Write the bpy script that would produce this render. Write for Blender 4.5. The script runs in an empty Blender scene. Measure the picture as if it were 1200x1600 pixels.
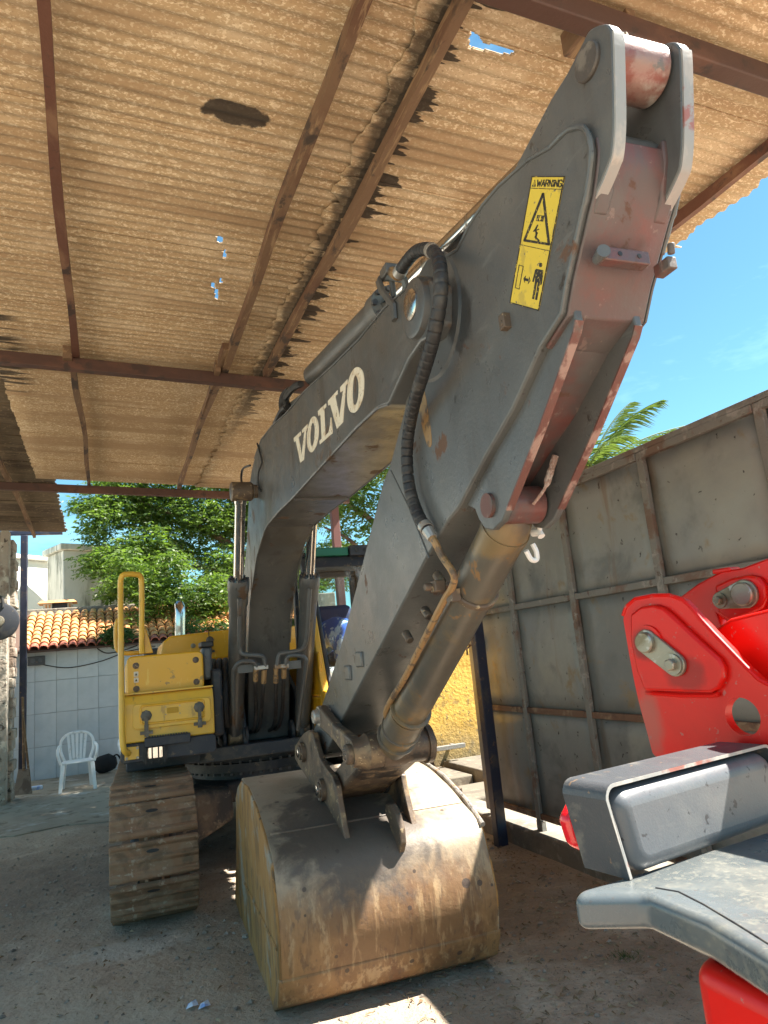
import bpy, bmesh, math, random
from mathutils import Vector, Matrix, noise
random.seed(7)
D = bpy.data
SC = bpy.context.scene
COL = SC.collection
# ---------------------------------------------------------------- camera, sky, sun, exposure
cam_d = D.cameras.new('camera'); cam = D.objects.new('camera', cam_d); COL.objects.link(cam)
cam_d.sensor_fit = 'VERTICAL'; cam_d.sensor_height = 36; cam_d.lens = 1098.95 / 1600 * 36
cam_d.clip_start = .05; cam_d.clip_end = 2000
CAM_H = 1.5
def cam_axes(y, p, r):
    cy, sy, cp, sp, cr, sr = math.cos(y), math.sin(y), math.cos(p), math.sin(p), math.cos(r), math.sin(r)
    f = Vector((sy*cp, cy*cp, sp)); rt = Vector((cy, -sy, 0)); dn = f.cross(rt)
    return rt*cr + dn*sr, -rt*sr + dn*cr, f
_r, _d, _f = cam_axes(math.radians(22.1029), math.radians(11.2939), math.radians(5.305))
mw = Matrix((_r, -_d, -_f)).transposed().to_4x4(); mw.translation = (0, 0, CAM_H)
cam.matrix_world = mw
SC.camera = cam
SUN = Vector((.63, -.20, 1.0)).normalized()
world = D.worlds.new('World'); SC.world = world; world.use_nodes = True
wn = world.node_tree; bg = wn.nodes['Background']
sky = wn.nodes.new('ShaderNodeTexSky'); sky.sky_type = 'NISHITA'; sky.sun_disc = False
sky.sun_elevation = math.asin(SUN.z); sky.sun_rotation = math.atan2(SUN.x, SUN.y)
sky.air_density = 1.0; sky.dust_density = .25; sky.ozone_density = 3.0
bg.inputs['Strength'].default_value = .056
# thin clouds low over the horizon and a faint wisp higher up
tc = wn.nodes.new('ShaderNodeTexCoord'); mp = wn.nodes.new('ShaderNodeMapping'); mp.inputs['Scale'].default_value = (1.2, 1.2, 4)
nz = wn.nodes.new('ShaderNodeTexNoise'); nz.inputs['Scale'].default_value = 2.2; nz.inputs['Detail'].default_value = 7; nz.inputs['Roughness'].default_value = .6
wn.links.new(tc.outputs['Generated'], mp.inputs['Vector']); wn.links.new(mp.outputs['Vector'], nz.inputs['Vector'])
rp = wn.nodes.new('ShaderNodeValToRGB'); rp.color_ramp.elements[0].position = .5; rp.color_ramp.elements[1].position = .78
wn.links.new(nz.outputs['Fac'], rp.inputs['Fac'])
mx = wn.nodes.new('ShaderNodeMix'); mx.data_type = 'RGBA'
sc_ = wn.nodes.new('ShaderNodeMath'); sc_.operation = 'MULTIPLY'; sc_.inputs[1].default_value = .45
wn.links.new(rp.outputs['Color'], sc_.inputs[0]); wn.links.new(sc_.outputs[0], mx.inputs['Factor'])
wn.links.new(sky.outputs['Color'], mx.inputs[6]); mx.inputs[7].default_value = (9, 9.3, 9.6, 1)
tn = wn.nodes.new('ShaderNodeMix'); tn.data_type = 'RGBA'; tn.blend_type = 'MULTIPLY'; tn.inputs['Factor'].default_value = 1; tn.inputs[7].default_value = (.71, 1.05, .97, 1)
wn.links.new(mx.outputs[2], tn.inputs[6]); wn.links.new(tn.outputs[2], bg.inputs['Color'])
sun_d = D.lights.new('sun', 'SUN'); sun = D.objects.new('sun', sun_d); COL.objects.link(sun)
sun_d.energy = 5.0; sun_d.angle = math.radians(.5); sun_d.color = (1, .94, .84)
sun.rotation_euler = SUN.to_track_quat('Z', 'Y').to_euler(); sun.location = (6, -2, 12)
SC.view_settings.view_transform = 'Standard'; SC.view_settings.look = 'None'
SC.view_settings.exposure = 2.1; SC.view_settings.gamma = 1; SC.view_settings.use_curve_mapping = False
SC.cycles.max_bounces = 10; SC.cycles.diffuse_bounces = 6; SC.cycles.transparent_max_bounces = 12
SC.cycles.use_denoising = True
# ---------------------------------------------------------------- helpers
class MB:
    """collects shapes, builds ONE mesh object"""
    def __init__(s): s.v = []; s.f = []
    def add(s, vs, fs):
        o = len(s.v); s.v += [tuple(p) for p in vs]; s.f += [tuple(i+o for i in f) for f in fs]; return s
    def box(s, x0, x1, y0, y1, z0, z1):
        return s.add([(x0,y0,z0),(x1,y0,z0),(x1,y1,z0),(x0,y1,z0),(x0,y0,z1),(x1,y0,z1),(x1,y1,z1),(x0,y1,z1)],
            [(3,2,1,0),(4,5,6,7),(0,1,5,4),(1,2,6,5),(2,3,7,6),(3,0,4,7)])
    def hexa(s, a, b):
        """8 points: quad a, quad b"""
        return s.add(list(a)+list(b), [(3,2,1,0),(4,5,6,7),(0,1,5,4),(1,2,6,5),(2,3,7,6),(3,0,4,7)])
    def prism(s, poly, h0, h1, ax='u'):
        """extrude a 2D outline; ax u: outline (v,z); v: outline (u,z); z: outline (u,v)"""
        f = {'u': lambda p, h: (h, p[0], p[1]), 'v': lambda p, h: (p[0], h, p[1]), 'z': lambda p, h: (p[0], p[1], h)}[ax]
        n = len(poly); vs = [f(p, h0) for p in poly] + [f(p, h1) for p in poly]
        fs = [tuple(range(n))[::-1], tuple(range(n, 2*n))] + [(i, (i+1) % n, n+(i+1) % n, n+i) for i in range(n)]
        return s.add(vs, fs)
    def tube(s, pts, r, n=10, caps=True, closed=False):
        pts = [Vector(p) for p in pts]; m = len(pts)
        rs = r if isinstance(r, (list, tuple)) else [r]*m
        up = None; rings = []
        for i, p in enumerate(pts):
            a = pts[i-1] if (i or closed) else p; b = pts[(i+1) % m] if (i < m-1 or closed) else p
            t = (b-a).normalized()
            if up is None:
                up = t.orthogonal().normalized()
            else:
                up = (up - t*up.dot(t)); up = up.normalized() if up.length > 1e-6 else t.orthogonal().normalized()
            w = t.cross(up); rings.append([p + (up*math.cos(2*math.pi*k/n) + w*math.sin(2*math.pi*k/n))*rs[i] for k in range(n)])
        vs = [q for g in rings for q in g]; fs = []
        for i in range(m if closed else m-1):
            for k in range(n):
                j = (i+1) % m; fs.append((i*n+k, i*n+(k+1) % n, j*n+(k+1) % n, j*n+k))
        if caps and not closed: fs += [tuple(range(n))[::-1], tuple(range((m-1)*n, m*n))]
        return s.add(vs, fs)
    def cyl(s, a, b, r, n=20): return s.tube([a, b], r, n)
    def turn(s, a, b, prof, n=24):
        """profile [(t along a->b in metres, radius)]"""
        a = Vector(a); d = (Vector(b)-a).normalized()
        return s.tube([a + d*t for t, _ in prof], [q for _, q in prof], n)
    def build(s, name, m=None, parent=None, bevel=0, seg=2, ang=35, off=(0,0,0), xf=None, smooth=True):
        me = D.meshes.new(name); vs = s.v
        if xf: vs = [xf(p) for p in vs]
        if off != (0,0,0): vs = [(p[0]-off[0], p[1]-off[1], p[2]-off[2]) for p in vs]
        me.from_pydata(vs, [], s.f); me.validate()
        bm = bmesh.new(); bm.from_mesh(me); bmesh.ops.recalc_face_normals(bm, faces=bm.faces); bm.to_mesh(me); bm.free()
        o = D.objects.new(name, me); COL.objects.link(o)
        if m: me.materials.append(m)
        if parent: o.parent = parent
        if bevel:
            b = o.modifiers.new('bevel', 'BEVEL'); b.width = bevel; b.segments = seg; b.limit_method = 'ANGLE'; b.angle_limit = math.radians(28); b.harden_normals = False
        if smooth:
            for p in me.polygons: p.use_smooth = True
            me.set_sharp_from_angle(angle=math.radians(ang))
        return o
def fine(pts, n=8, closed=False):
    """Catmull-Rom through points"""
    P = [Vector(p) for p in pts]; m = len(P); out = []
    for i in range(m if closed else m-1):
        p0 = P[i-1] if (i or closed) else P[0]; p1 = P[i]; p2 = P[(i+1) % m]; p3 = P[(i+2) % m] if (i+2 < m or closed) else P[-1]
        for k in range(n):
            t = k/n
            out.append(.5*((2*p1) + (p2-p0)*t + (2*p0-5*p1+4*p2-p3)*t*t + (3*p1-p0-3*p2+p3)*t**3))
    if not closed: out.append(P[-1])
    return out
def fine2(pts, n=6): return [(p.x, p.y) for p in fine([(a, b, 0) for a, b in pts], n, True)]
def ell(c, rx, ry, n=20, a0=0): return [(c[0]+rx*math.cos(a0+2*math.pi*k/n), c[1]+ry*math.sin(a0+2*math.pi*k/n)) for k in range(n)]
def tag(o, label=None, cat=None, group=None, kind=None):
    if label: o['label'] = label
    if cat: o['category'] = cat
    if group: o['group'] = group
    if kind: o['kind'] = kind
    return o
def thing(name, loc, label, cat, rz=0, group=None):
    o = D.objects.new(name, None); COL.objects.link(o); o.location = loc; o.rotation_euler = (0, 0, rz)
    o.empty_display_size = .1
    return tag(o, label, cat, group)
def twin(o, parent=None, mat4=None, **kw):
    """a copy of one object sharing its mesh"""
    c = o.copy(); COL.objects.link(c); c.parent = parent
    for k, v in kw.items(): setattr(c, k, v)
    return c
def copy_tree(o, parent=None):
    c = o.copy(); COL.objects.link(c); c.parent = parent
    for ch in list(o.children): copy_tree(ch, c)
    return c
def pmat(name, base, rough=.6, metal=0, bump=0, bscale=60, layers=(), coords='Object', rnd=0, rough2=None, spec=.5, coat=0, trans=0, wave=None, bdist=.01):
    """procedural material: base colour, then noise layers (colour, scale, lo, hi, stretch, roughness-or-None, amount)"""
    m = D.materials.new(name); m.use_nodes = True; nt = m.node_tree; N = nt.nodes; L = nt.links
    bs = N['Principled BSDF']; bs.inputs['Metallic'].default_value = metal; bs.inputs['Specular IOR Level'].default_value = spec
    if coat: bs.inputs['Coat Weight'].default_value = coat; bs.inputs['Coat Roughness'].default_value = .12
    t = N.new('ShaderNodeTexCoord'); src = t.outputs[coords] if coords != 'Position' else N.new('ShaderNodeNewGeometry').outputs['Position']
    def nzt(scale, stretch=None, detail=6, dist=0, off=0):
        mpn = N.new('ShaderNodeMapping'); mpn.inputs['Scale'].default_value = stretch or (1, 1, 1); mpn.inputs['Location'].default_value = (off*3.1, off*1.7, off*2.3)
        L.new(src, mpn.inputs['Vector']); z = N.new('ShaderNodeTexNoise'); z.inputs['Scale'].default_value = scale; z.inputs['Detail'].default_value = detail
        z.inputs['Roughness'].default_value = .62; z.inputs['Distortion'].default_value = dist; L.new(mpn.outputs['Vector'], z.inputs['Vector']); return z.outputs['Fac']
    def ramp(f, lo, hi):
        r = N.new('ShaderNodeMapRange'); r.inputs['From Min'].default_value = lo; r.inputs['From Max'].default_value = hi; r.interpolation_type = 'SMOOTHSTEP'; L.new(f, r.inputs['Value']); return r.outputs['Result']
    def rgb(c): 
        n_ = N.new('ShaderNodeRGB'); n_.outputs[0].default_value = (*c, 1); return n_.outputs[0]
    def mixc(f, a, b, mode='MIX'):
        x = N.new('ShaderNodeMix'); x.data_type = 'RGBA'; x.blend_type = mode
        if isinstance(f, float): x.inputs['Factor'].default_value = f
        else: L.new(f, x.inputs['Factor'])
        L.new(a, x.inputs[6]); L.new(b, x.inputs[7]); return x.outputs[2]
    def mixf(f, a, b):
        x = N.new('ShaderNodeMix'); x.data_type = 'FLOAT'; L.new(f, x.inputs['Factor'])
        for k, q in ((2, a), (3, b)):
            if isinstance(q, (int, float)): x.inputs[k].default_value = q
            else: L.new(q, x.inputs[k])
        return x.outputs[0]
    def mul(a, k):
        x = N.new('ShaderNodeMath'); x.operation = 'MULTIPLY'; L.new(a, x.inputs[0])
        if isinstance(k, (int, float)): x.inputs[1].default_value = k
        else: L.new(k, x.inputs[1])
        return x.outputs[0]
    col = rgb(base); rg = None
    rn = nzt(7, off=9)
    rg = mixf(ramp(rn, .3, .7), rough, rough2 if rough2 is not None else min(1, rough+.12))
    if rnd:
        oi = N.new('ShaderNodeObjectInfo'); hs = N.new('ShaderNodeHueSaturation')
        r1 = N.new('ShaderNodeMapRange'); r1.inputs['To Min'].default_value = 1-rnd; r1.inputs['To Max'].default_value = 1+rnd; L.new(oi.outputs['Random'], r1.inputs['Value'])
        L.new(r1.outputs['Result'], hs.inputs['Value']); L.new(col, hs.inputs['Color']); col = hs.outputs['Color']
    for i, ly in enumerate(layers):
        c, scl, lo, hi = ly[:4]; st = ly[4] if len(ly) > 4 else None; rr = ly[5] if len(ly) > 5 else None; am = ly[6] if len(ly) > 6 else 1
        f = ramp(nzt(scl, st, 8, .3, i+1), .5+(lo-.5)/1.45, .5+(hi-.5)/1.45)
        if am != 1: f = mul(f, am)
        col = mixc(f, col, rgb(c))
        if rr is not None: rg = mixf(f, rg, rr)
    L.new(col, bs.inputs['Base Color']); L.new(rg, bs.inputs['Roughness'])
    if trans: bs.inputs['Transmission Weight'].default_value = trans
    if bump:
        b = N.new('ShaderNodeBump'); b.inputs['Strength'].default_value = bump; b.inputs['Distance'].default_value = bdist; L.new(nzt(bscale, off=5, detail=5), b.inputs['Height']); L.new(b.outputs['Normal'], bs.inputs['Normal'])
    m['_'] = 1
    return m, dict(N=N, L=L, bs=bs, src=src, nzt=nzt, ramp=ramp, rgb=rgb, mixc=mixc, mixf=mixf, mul=mul, t=t)
M = {}
def mk(name, *a, **k): M[name], x = pmat(name, *a, **k); return x
# ---------------------------------------------------------------- materials
bg2_ = mk('boom_grey', (.088,.091,.092), .27, 0, .12, 90, [((.112,.113,.108), 2.2, .45, .75), ((.05,.046,.042), 3, .54, .74, (2,2,.2), None, .6), ((.075,.072,.066), 1.1, .5, .8), ((.18,.178,.16), 14, .64, .74, (1,.25,1), .6, .3), ((.10,.06,.035), 3.5, .66, .74, (1,1,.6), .75), ((.045,.04,.036), 14, .72, .78)], rough2=.45)
ag_ = mk('arm_grey', (.10,.104,.105), .26, 0, .12, 80, [((.125,.127,.122), 2.0, .45, .75), ((.06,.056,.052), 2.6, .55, .75, (2,2,.2), None, .55), ((.085,.083,.078), 1.3, .52, .8), ((.2,.2,.185), 26, .68, .76, (1,.2,1), .6, .3), ((.12,.065,.04), 4.5, .68, .74, None, .8), ((.05,.046,.042), 12, .71, .77)], rough2=.44)
mk('red_grey', (.098,.072,.07), .3, 0, .1, 70, [((.16,.052,.045), 4, .5, .72, (1,1,.5), None, .8), ((.10,.09,.088), 3, .5, .66), ((.24,.18,.16), 30, .68, .74, (1,.3,1), .5, .5), ((.1,.05,.035), 8, .64, .72, None, .8)], rough2=.5)
mk('red_edge', (.135,.058,.048), .5, 0, .15, 70, [((.3,.2,.17), 16, .52, .66, (1,1,.4)), ((.11,.09,.08), 9, .56, .68)])
mk('bare_steel', (.42,.4,.37), .35, .55, .15, 60, [((.3,.2,.12), 10, .56, .68, None, .7), ((.2,.18,.16), 24, .6, .7)])
mk('chrome', (.62,.6,.58), .12, 1, 0, layers=[((.3,.26,.22), 12, .58, .7, (1,1,.3), .35)])
mk('worn_brown', (.12,.085,.06), .5, .2, .2, 60, [((.24,.17,.1), 9, .5, .66), ((.055,.045,.04), 5, .52, .66, None, .35), ((.4,.3,.18), 30, .66, .74)])
mk('cyl_brown', (.115,.102,.082), .36, .15, .08, 60, [((.2,.14,.07), 4, .48, .7), ((.27,.145,.055), 17, .66, .73, (1,1,.55), .7, .8), ((.08,.075,.065), 2, .5, .75)], rough2=.48)
mk('black_rubber', (.022,.022,.024), .5, 0, .2, 50, [((.06,.055,.05), 10, .5, .75)])
mk('dark_frame', (.03,.034,.045), .5, 0, .1, 50, [((.075,.07,.065), 4, .48, .72), ((.13,.1,.07), 16, .64, .74)])
mk('yellow', (.74,.375,.008), .34, 0, .03, 30, [((.62,.33,.02), 2.5, .45, .75), ((.34,.2,.04), 12, .68, .76), ((.8,.5,.06), 20, .64, .74, (1,1,.3))], coat=.3)
mk('yellow_light', (.78,.46,.05), .4, 0, .03, 30, [((.66,.40,.07), 3, .42, .72), ((.45,.27,.06), 14, .66, .76, (1,1,.3))], coat=.2)  # paler yellow copy; on the tool box the brighter light is in the colour
mk('sticker_yellow', (.72,.52,.06), .45, layers=[((.55,.4,.07), 14, .58, .72), ((.2,.17,.1), 60, .69, .74)])
mk('sticker_black', (.025,.022,.02), .5, layers=[((.5,.37,.07), 120, .62, .68)])
mk('letter_cream', (.74,.66,.52), .5, layers=[((.58,.45,.3), 14, .5, .75), ((.3,.2,.1), 46, .66, .72)])
mk('track_brown', (.235,.135,.078), .8, .1, .6, 34, [((.27,.175,.11), 7, .42, .68), ((.36,.28,.205), 20, .58, .74), ((.16,.105,.065), 6, .56, .74)], rnd=.14, bdist=.012)
mk('pipe_rust', (.33,.2,.09), .45, .2, .2, 50, [((.13,.09,.06), 20, .5, .62)])
mk('clear_glass', (.9,.95,.95), .03, 0)
mk('blue_cloth', (.03,.1,.42), .8, 0, .2, 40, [((.5,.6,.75), 5, .56, .6)])
mk('blue_seat', (.01,.022,.075), .8)
mk('white_paint', (.75,.75,.73), .4, layers=[((.5,.48,.43), 6, .6, .8)])
mk('green', (.015,.17,.105), .45)
rd_ = mk('red', (.68,.008,.004), .3, 0, .03, 120, [((.56,.006,.003), 2, .45, .75), ((.25,.02,.015), 9, .69, .78, (1,1,.4), .6), ((.36,.2,.17), 50, .7, .76, None, .6, .6)], coat=.12, spec=.3)
mk('fender', (.095,.108,.112), .2, 0, .04, 60, [((.145,.15,.14), 7, .40, .7, None, .35), ((.21,.205,.17), 70, .50, .74, None, .5, .55), ((.10,.118,.128), 3, .5, .7), ((.10,.1,.1), 40, .7, .75)], coat=.25)
mk('guard', (.07,.074,.082), .35, 0, .2, 160, [((.14,.135,.125), 12, .58, .76), ((.25,.16,.1), 30, .7, .75)])
mk('lamp_body', (.10,.108,.12), .36, 0, .08, 140, [((.13,.135,.14), 5, .48, .72), ((.045,.045,.05), 30, .68, .73)])
mk('red_lens', (.75,.01,.02), .15, coat=.6)
mk('zinc', (.30,.27,.21), .35, .65, .1, 80, [((.2,.16,.1), 12, .5, .68), ((.42,.4,.36), 25, .58, .7)])
x = mk('clear_glass', (.9,.95,.95), .02)
_n = x['N']; _l = x['L']; tr = _n.new('ShaderNodeBsdfTransparent'); tr.inputs[0].default_value = (.82,.9,.92,1); gl = _n.new('ShaderNodeBsdfGlossy'); gl.inputs['Roughness'].default_value = .04
fz = _n.new('ShaderNodeFresnel'); fz.inputs['IOR'].default_value = 1.45; ms = _n.new('ShaderNodeMixShader'); _l.new(fz.outputs[0], ms.inputs[0]); _l.new(tr.outputs[0], ms.inputs[1]); _l.new(gl.outputs[0], ms.inputs[2])
dd = _n.new('ShaderNodeBsdfDiffuse'); dd.inputs[0].default_value = (.55,.6,.62,1); ms2 = _n.new('ShaderNodeMixShader'); _l.new(x['mul'](x['ramp'](x['nzt'](6, (1,1,.12)), .5, .72), .5), ms2.inputs[0]); _l.new(ms.outputs[0], ms2.inputs[1]); _l.new(dd.outputs[0], ms2.inputs[2])  # pale diffuse streaks painted over the glass to imitate bright reflections
_l.new(ms2.outputs[0], _n['Material Output'].inputs['Surface'])
mk('worn_pin', (.10,.085,.075), .5, .3, .2, 60, [((.2,.17,.14), 14, .5, .66), ((.05,.04,.035), 9, .55, .68)])
mk('latch_metal', (.11,.10,.085), .45, .4, .1, 60, [((.2,.18,.15), 16, .55, .7)])
mk('yellow_dark', (.5,.27,.01), .5)
mk('car_body', (.05,.045,.045), .7, 0, .3, 40, [((.15,.11,.08), 3, .45, .7), ((.2,.16,.12), 14, .55, .7)])
mk('edge_lit', (.30,.30,.29), .4, 0, .1, 60, [((.4,.37,.34), 18, .5, .66, (1,1,.3)), ((.3,.12,.1), 8, .6, .7)])  # pale edge colour with the sunlit look painted in
mk('eye_worn', (.27,.17,.145), .25, .1, .15, 70, [((.38,.34,.31), 5, .52, .66), ((.2,.07,.055), 6, .5, .66), ((.14,.12,.11), 22, .6, .7)])
def spots(x, sc, rad, keep, col, am=.9):
    N, L = x['N'], x['L']; v = N.new('ShaderNodeTexVoronoi'); v.inputs['Scale'].default_value = sc; L.new(x['src'], v.inputs['Vector'])
    sp = N.new('ShaderNodeSeparateColor'); L.new(v.outputs['Color'], sp.inputs[0])
    rr = N.new('ShaderNodeMath'); rr.operation = 'MULTIPLY_ADD'; L.new(sp.outputs[1], rr.inputs[0]); rr.inputs[1].default_value = -rad; L.new(v.outputs['Distance'], rr.inputs[2])
    nd = N.new('ShaderNodeMath'); nd.operation = 'MULTIPLY_ADD'; L.new(x['nzt'](60), nd.inputs[0]); nd.inputs[1].default_value = .05; L.new(rr.outputs[0], nd.inputs[2])
    f = x['ramp'](nd.outputs[0], .07, .03); g = x['ramp'](sp.outputs[0], keep, keep+.01); m = N.new('ShaderNodeMath'); m.operation = 'MULTIPLY'; L.new(f, m.inputs[0]); L.new(g, m.inputs[1])
    base = x['bs'].inputs['Base Color'].links[0].from_socket; L.new(x['mixc'](x['mul'](m.outputs[0], am), base, x['rgb'](col)), x['bs'].inputs['Base Color'])
def oil(x, col, c, r, lo, hi, am=.88):
    N, L = x['N'], x['L']; base = x['bs'].inputs['Base Color'].links[0].from_socket; vm = N.new('ShaderNodeVectorMath'); vm.operation = 'SUBTRACT'; L.new(x['src'], vm.inputs[0]); vm.inputs[1].default_value = c
    v2 = N.new('ShaderNodeVectorMath'); v2.operation = 'DIVIDE'; L.new(vm.outputs[0], v2.inputs[0]); v2.inputs[1].default_value = r; le = N.new('ShaderNodeVectorMath'); le.operation = 'LENGTH'; L.new(v2.outputs[0], le.inputs[0])
    ad = N.new('ShaderNodeMath'); ad.operation = 'MULTIPLY_ADD'; L.new(x['nzt'](7, None, 6, .4, 14), ad.inputs[0]); ad.inputs[1].default_value = 1.6; L.new(le.outputs['Value'], ad.inputs[2])
    L.new(x['mixc'](x['mul'](x['ramp'](ad.outputs[0], hi, lo), am), base, x['rgb'](col)), x['bs'].inputs['Base Color'])
mk('rope', (.42,.27,.22), .95, 0, 1.0, 120, [((.6,.48,.42), 40, .45, .6)])
import numpy as np
# ---------------------------------------------------------------- setting materials
dirt_ = mk('dirt', (.42,.335,.25), .95, 0, 1.0, 26, [((.31,.24,.175), .8, .4, .68), ((.48,.40,.31), 1.7, .5, .74), ((.29,.225,.165), 9, .55, .72, None, None, .7), ((.33,.29,.24), 48, .62, .72, None, None, .8), ((.09,.07,.05), 60, .64, .72, None, None, .8)], coords='Object', bdist=.02)
mk('concrete_floor', (.30,.26,.20), .8, 0, .25, 30, [((.22,.18,.14), 1.1, .42, .7), ((.40,.38,.34), 2.2, .56, .74), ((.17,.13,.09), 6, .56, .74)])
mk('kerb_concrete', (.23,.2,.16), .9, 0, .7, 30, [((.15,.13,.105), 2.5, .4, .7), ((.33,.3,.25), 11, .54, .72)])
mk('slab_grey', (.15,.13,.10), .9, 0, .6, 30, [((.1,.085,.07), 3, .45, .7), ((.2,.18,.14), 9, .56, .72)])
mk('beam_red', (.075,.037,.028), .6, .1, .2, 40, [((.12,.055,.037), 5, .48, .7, (.4,1,1)), ((.05,.03,.025), 9, .55, .7)])
mk('purlin_wood', (.165,.10,.058), .75, 0, .4, 40, [((.12,.06,.035), 3, .45, .68, (1,.4,1)), ((.27,.18,.10), 14, .55, .7, (3,.3,3)), ((.05,.035,.028), 5, .56, .66, (1,.5,1))])
mk('purlin_red', (.13,.055,.035), .7, 0, .4, 40, [((.22,.12,.07), 4, .5, .7, (1,.4,1)), ((.05,.03,.025), 7, .55, .68)])
mk('post_blue', (.018,.022,.045), .42, 0, .1, 40, [((.06,.05,.05), 7, .52, .74), ((.12,.07,.045), 14, .66, .76)])
mk('post_red', (.13,.05,.045), .5, 0, .1, 40)
mk('tile_white', (.50,.54,.58), .16, 0, .02, 20, [((.43,.47,.51), 1.2, .45, .75), ((.42,.42,.4), 3, .62, .8, (1,1,.3))], rnd=.03)
mk('grout', (.33,.35,.37), .9)
mk('clay_tile', (.56,.27,.11), .8, 0, .5, 50, [((.72,.42,.15), 4, .44, .66), ((.42,.15,.07), 7, .56, .72), ((.24,.15,.1), 16, .62, .74)], rnd=.22)
mk('clay_red', (.42,.13,.08), .8, 0, .4, 50, rnd=.12)
mk('tile_bed', (.10,.06,.045), .9)
mk('render_white', (.80,.79,.74), .85, 0, .2, 30, [((.62,.6,.52), 2.2, .52, .8, (1,1,.3))])
mk('render_stained', (.68,.66,.57), .9, 0, .3, 30, [((.42,.41,.33), 1.6, .46, .68, (1.5,1.5,.35)), ((.24,.24,.19), 3.2, .56, .72, (1.6,1.6,.3))])
yw_ = mk('yellow_wall', (.58,.37,.08), .9, 0, 1.0, 22, [((.44,.27,.05), 2.4, .45, .68), ((.3,.2,.06), 6, .56, .7), ((.2,.15,.06), 14, .6, .70)], bdist=.015)
mk('rough_wall', (.36,.31,.25), .95, 0, 1.0, 18, [((.22,.16,.12), 2.5, .45, .66), ((.5,.46,.38), 5, .54, .7), ((.1,.08,.065), 13, .62, .72)], bdist=.03)
mk('gate_sheet', (.24,.24,.225), .48, .25, .15, 20, [((.30,.295,.26), 1.3, .46, .72), ((.17,.172,.165), 2.4, .52, .78), ((.26,.2,.13), 5, .62, .8), ((.05,.045,.04), 15, .71, .76), ((.2,.12,.07), 2.2, .58, .74, (1,1.6,.22), None, .6)], rough2=.62, rnd=.13)
mk('gate_frame', (.20,.19,.17), .6, .2, .4, 50, [((.17,.11,.08), 5, .5, .70), ((.30,.28,.25), 14, .58, .74), ((.12,.08,.06), 11, .62, .74)])
mk('gate_rust', (.17,.09,.055), .7, .1, .4, 50, [((.28,.19,.12), 8, .5, .7), ((.09,.05,.035), 6, .55, .7)])
mk('plastic_white', (.78,.79,.80), .35, layers=[((.6,.6,.58), 8, .6, .8)])
mk('cloth_black', (.012,.012,.015), .85, 0, .5, 60)
mk('bark', (.15,.10,.065), .9, 0, 1, 12, [((.08,.055,.04), 5, .5, .7), ((.26,.2,.15), 9, .56, .72)], bdist=.04)
mk('stone', (.27,.23,.19), .9, 0, .5, 60, [((.4,.36,.31), 3, .5, .7), ((.15,.12,.1), 5, .5, .7)])
mk('twig', (.20,.13,.075), .9, layers=[((.36,.27,.17), 8, .5, .7)])
mk('paper', (.62,.7,.85), .8, layers=[((.3,.42,.75), 22, .5, .6)])
def leafmat(name, c1, c2, tr):
    m = D.materials.new(name); m.use_nodes = True; nt = m.node_tree; N = nt.nodes; L = nt.links; bs = N['Principled BSDF']
    g = N.new('ShaderNodeNewGeometry'); mx = N.new('ShaderNodeMix'); mx.data_type = 'RGBA'; L.new(g.outputs['Random Per Island'], mx.inputs['Factor']); mx.inputs[6].default_value = (*c1, 1); mx.inputs[7].default_value = (*c2, 1)
    L.new(mx.outputs[2], bs.inputs['Base Color']); bs.inputs['Roughness'].default_value = .5
    t = N.new('ShaderNodeBsdfTranslucent'); t.inputs[0].default_value = (*tr, 1); ms = N.new('ShaderNodeMixShader'); ms.inputs[0].default_value = .38
    L.new(bs.outputs[0], ms.inputs[1]); L.new(t.outputs[0], ms.inputs[2]); L.new(ms.outputs[0], N['Material Output'].inputs['Surface']); M[name] = m
leafmat('leaf', (.03,.07,.012), (.095,.15,.024), (.2,.34,.035))
leafmat('leaf_dark', (.025,.06,.014), (.06,.11,.025), (.10,.2,.03))
leafmat('frond', (.06,.11,.03), (.14,.2,.05), (.22,.32,.05))
def z_layer(x, col, lo, hi, wob=.25, sc=3, am=1.0):
    N, L = x['N'], x['L']; sp = N.new('ShaderNodeSeparateXYZ'); L.new(x['src'], sp.inputs[0]); base = x['bs'].inputs['Base Color'].links[0].from_socket
    m1 = N.new('ShaderNodeMath'); m1.operation = 'MULTIPLY_ADD'; L.new(x['nzt'](sc, None, 6, .3, 12), m1.inputs[0]); m1.inputs[1].default_value = wob; L.new(sp.outputs[2], m1.inputs[2])
    f = x['ramp'](m1.outputs[0], lo+wob*.5, hi+wob*.5)
    if am != 1: f = x['mul'](f, am)
    L.new(x['mixc'](f, base, x['rgb'](col)), x['bs'].inputs['Base Color'])
z_layer(yw_, (.19,.15,.09), .75, .05, .7, 3, .85)
oil(dirt_, (.50,.46,.39), (.15, 4.72, 0), (.42, .2, 1), 1.35, 1.9, .75)
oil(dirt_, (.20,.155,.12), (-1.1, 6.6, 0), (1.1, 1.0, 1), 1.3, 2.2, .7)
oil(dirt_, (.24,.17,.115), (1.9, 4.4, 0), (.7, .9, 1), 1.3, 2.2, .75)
oil(dirt_, (.47,.375,.28), (-.4, 3.6, 0), (1.0, .45, 1), 1.3, 2.2, .6)
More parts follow.
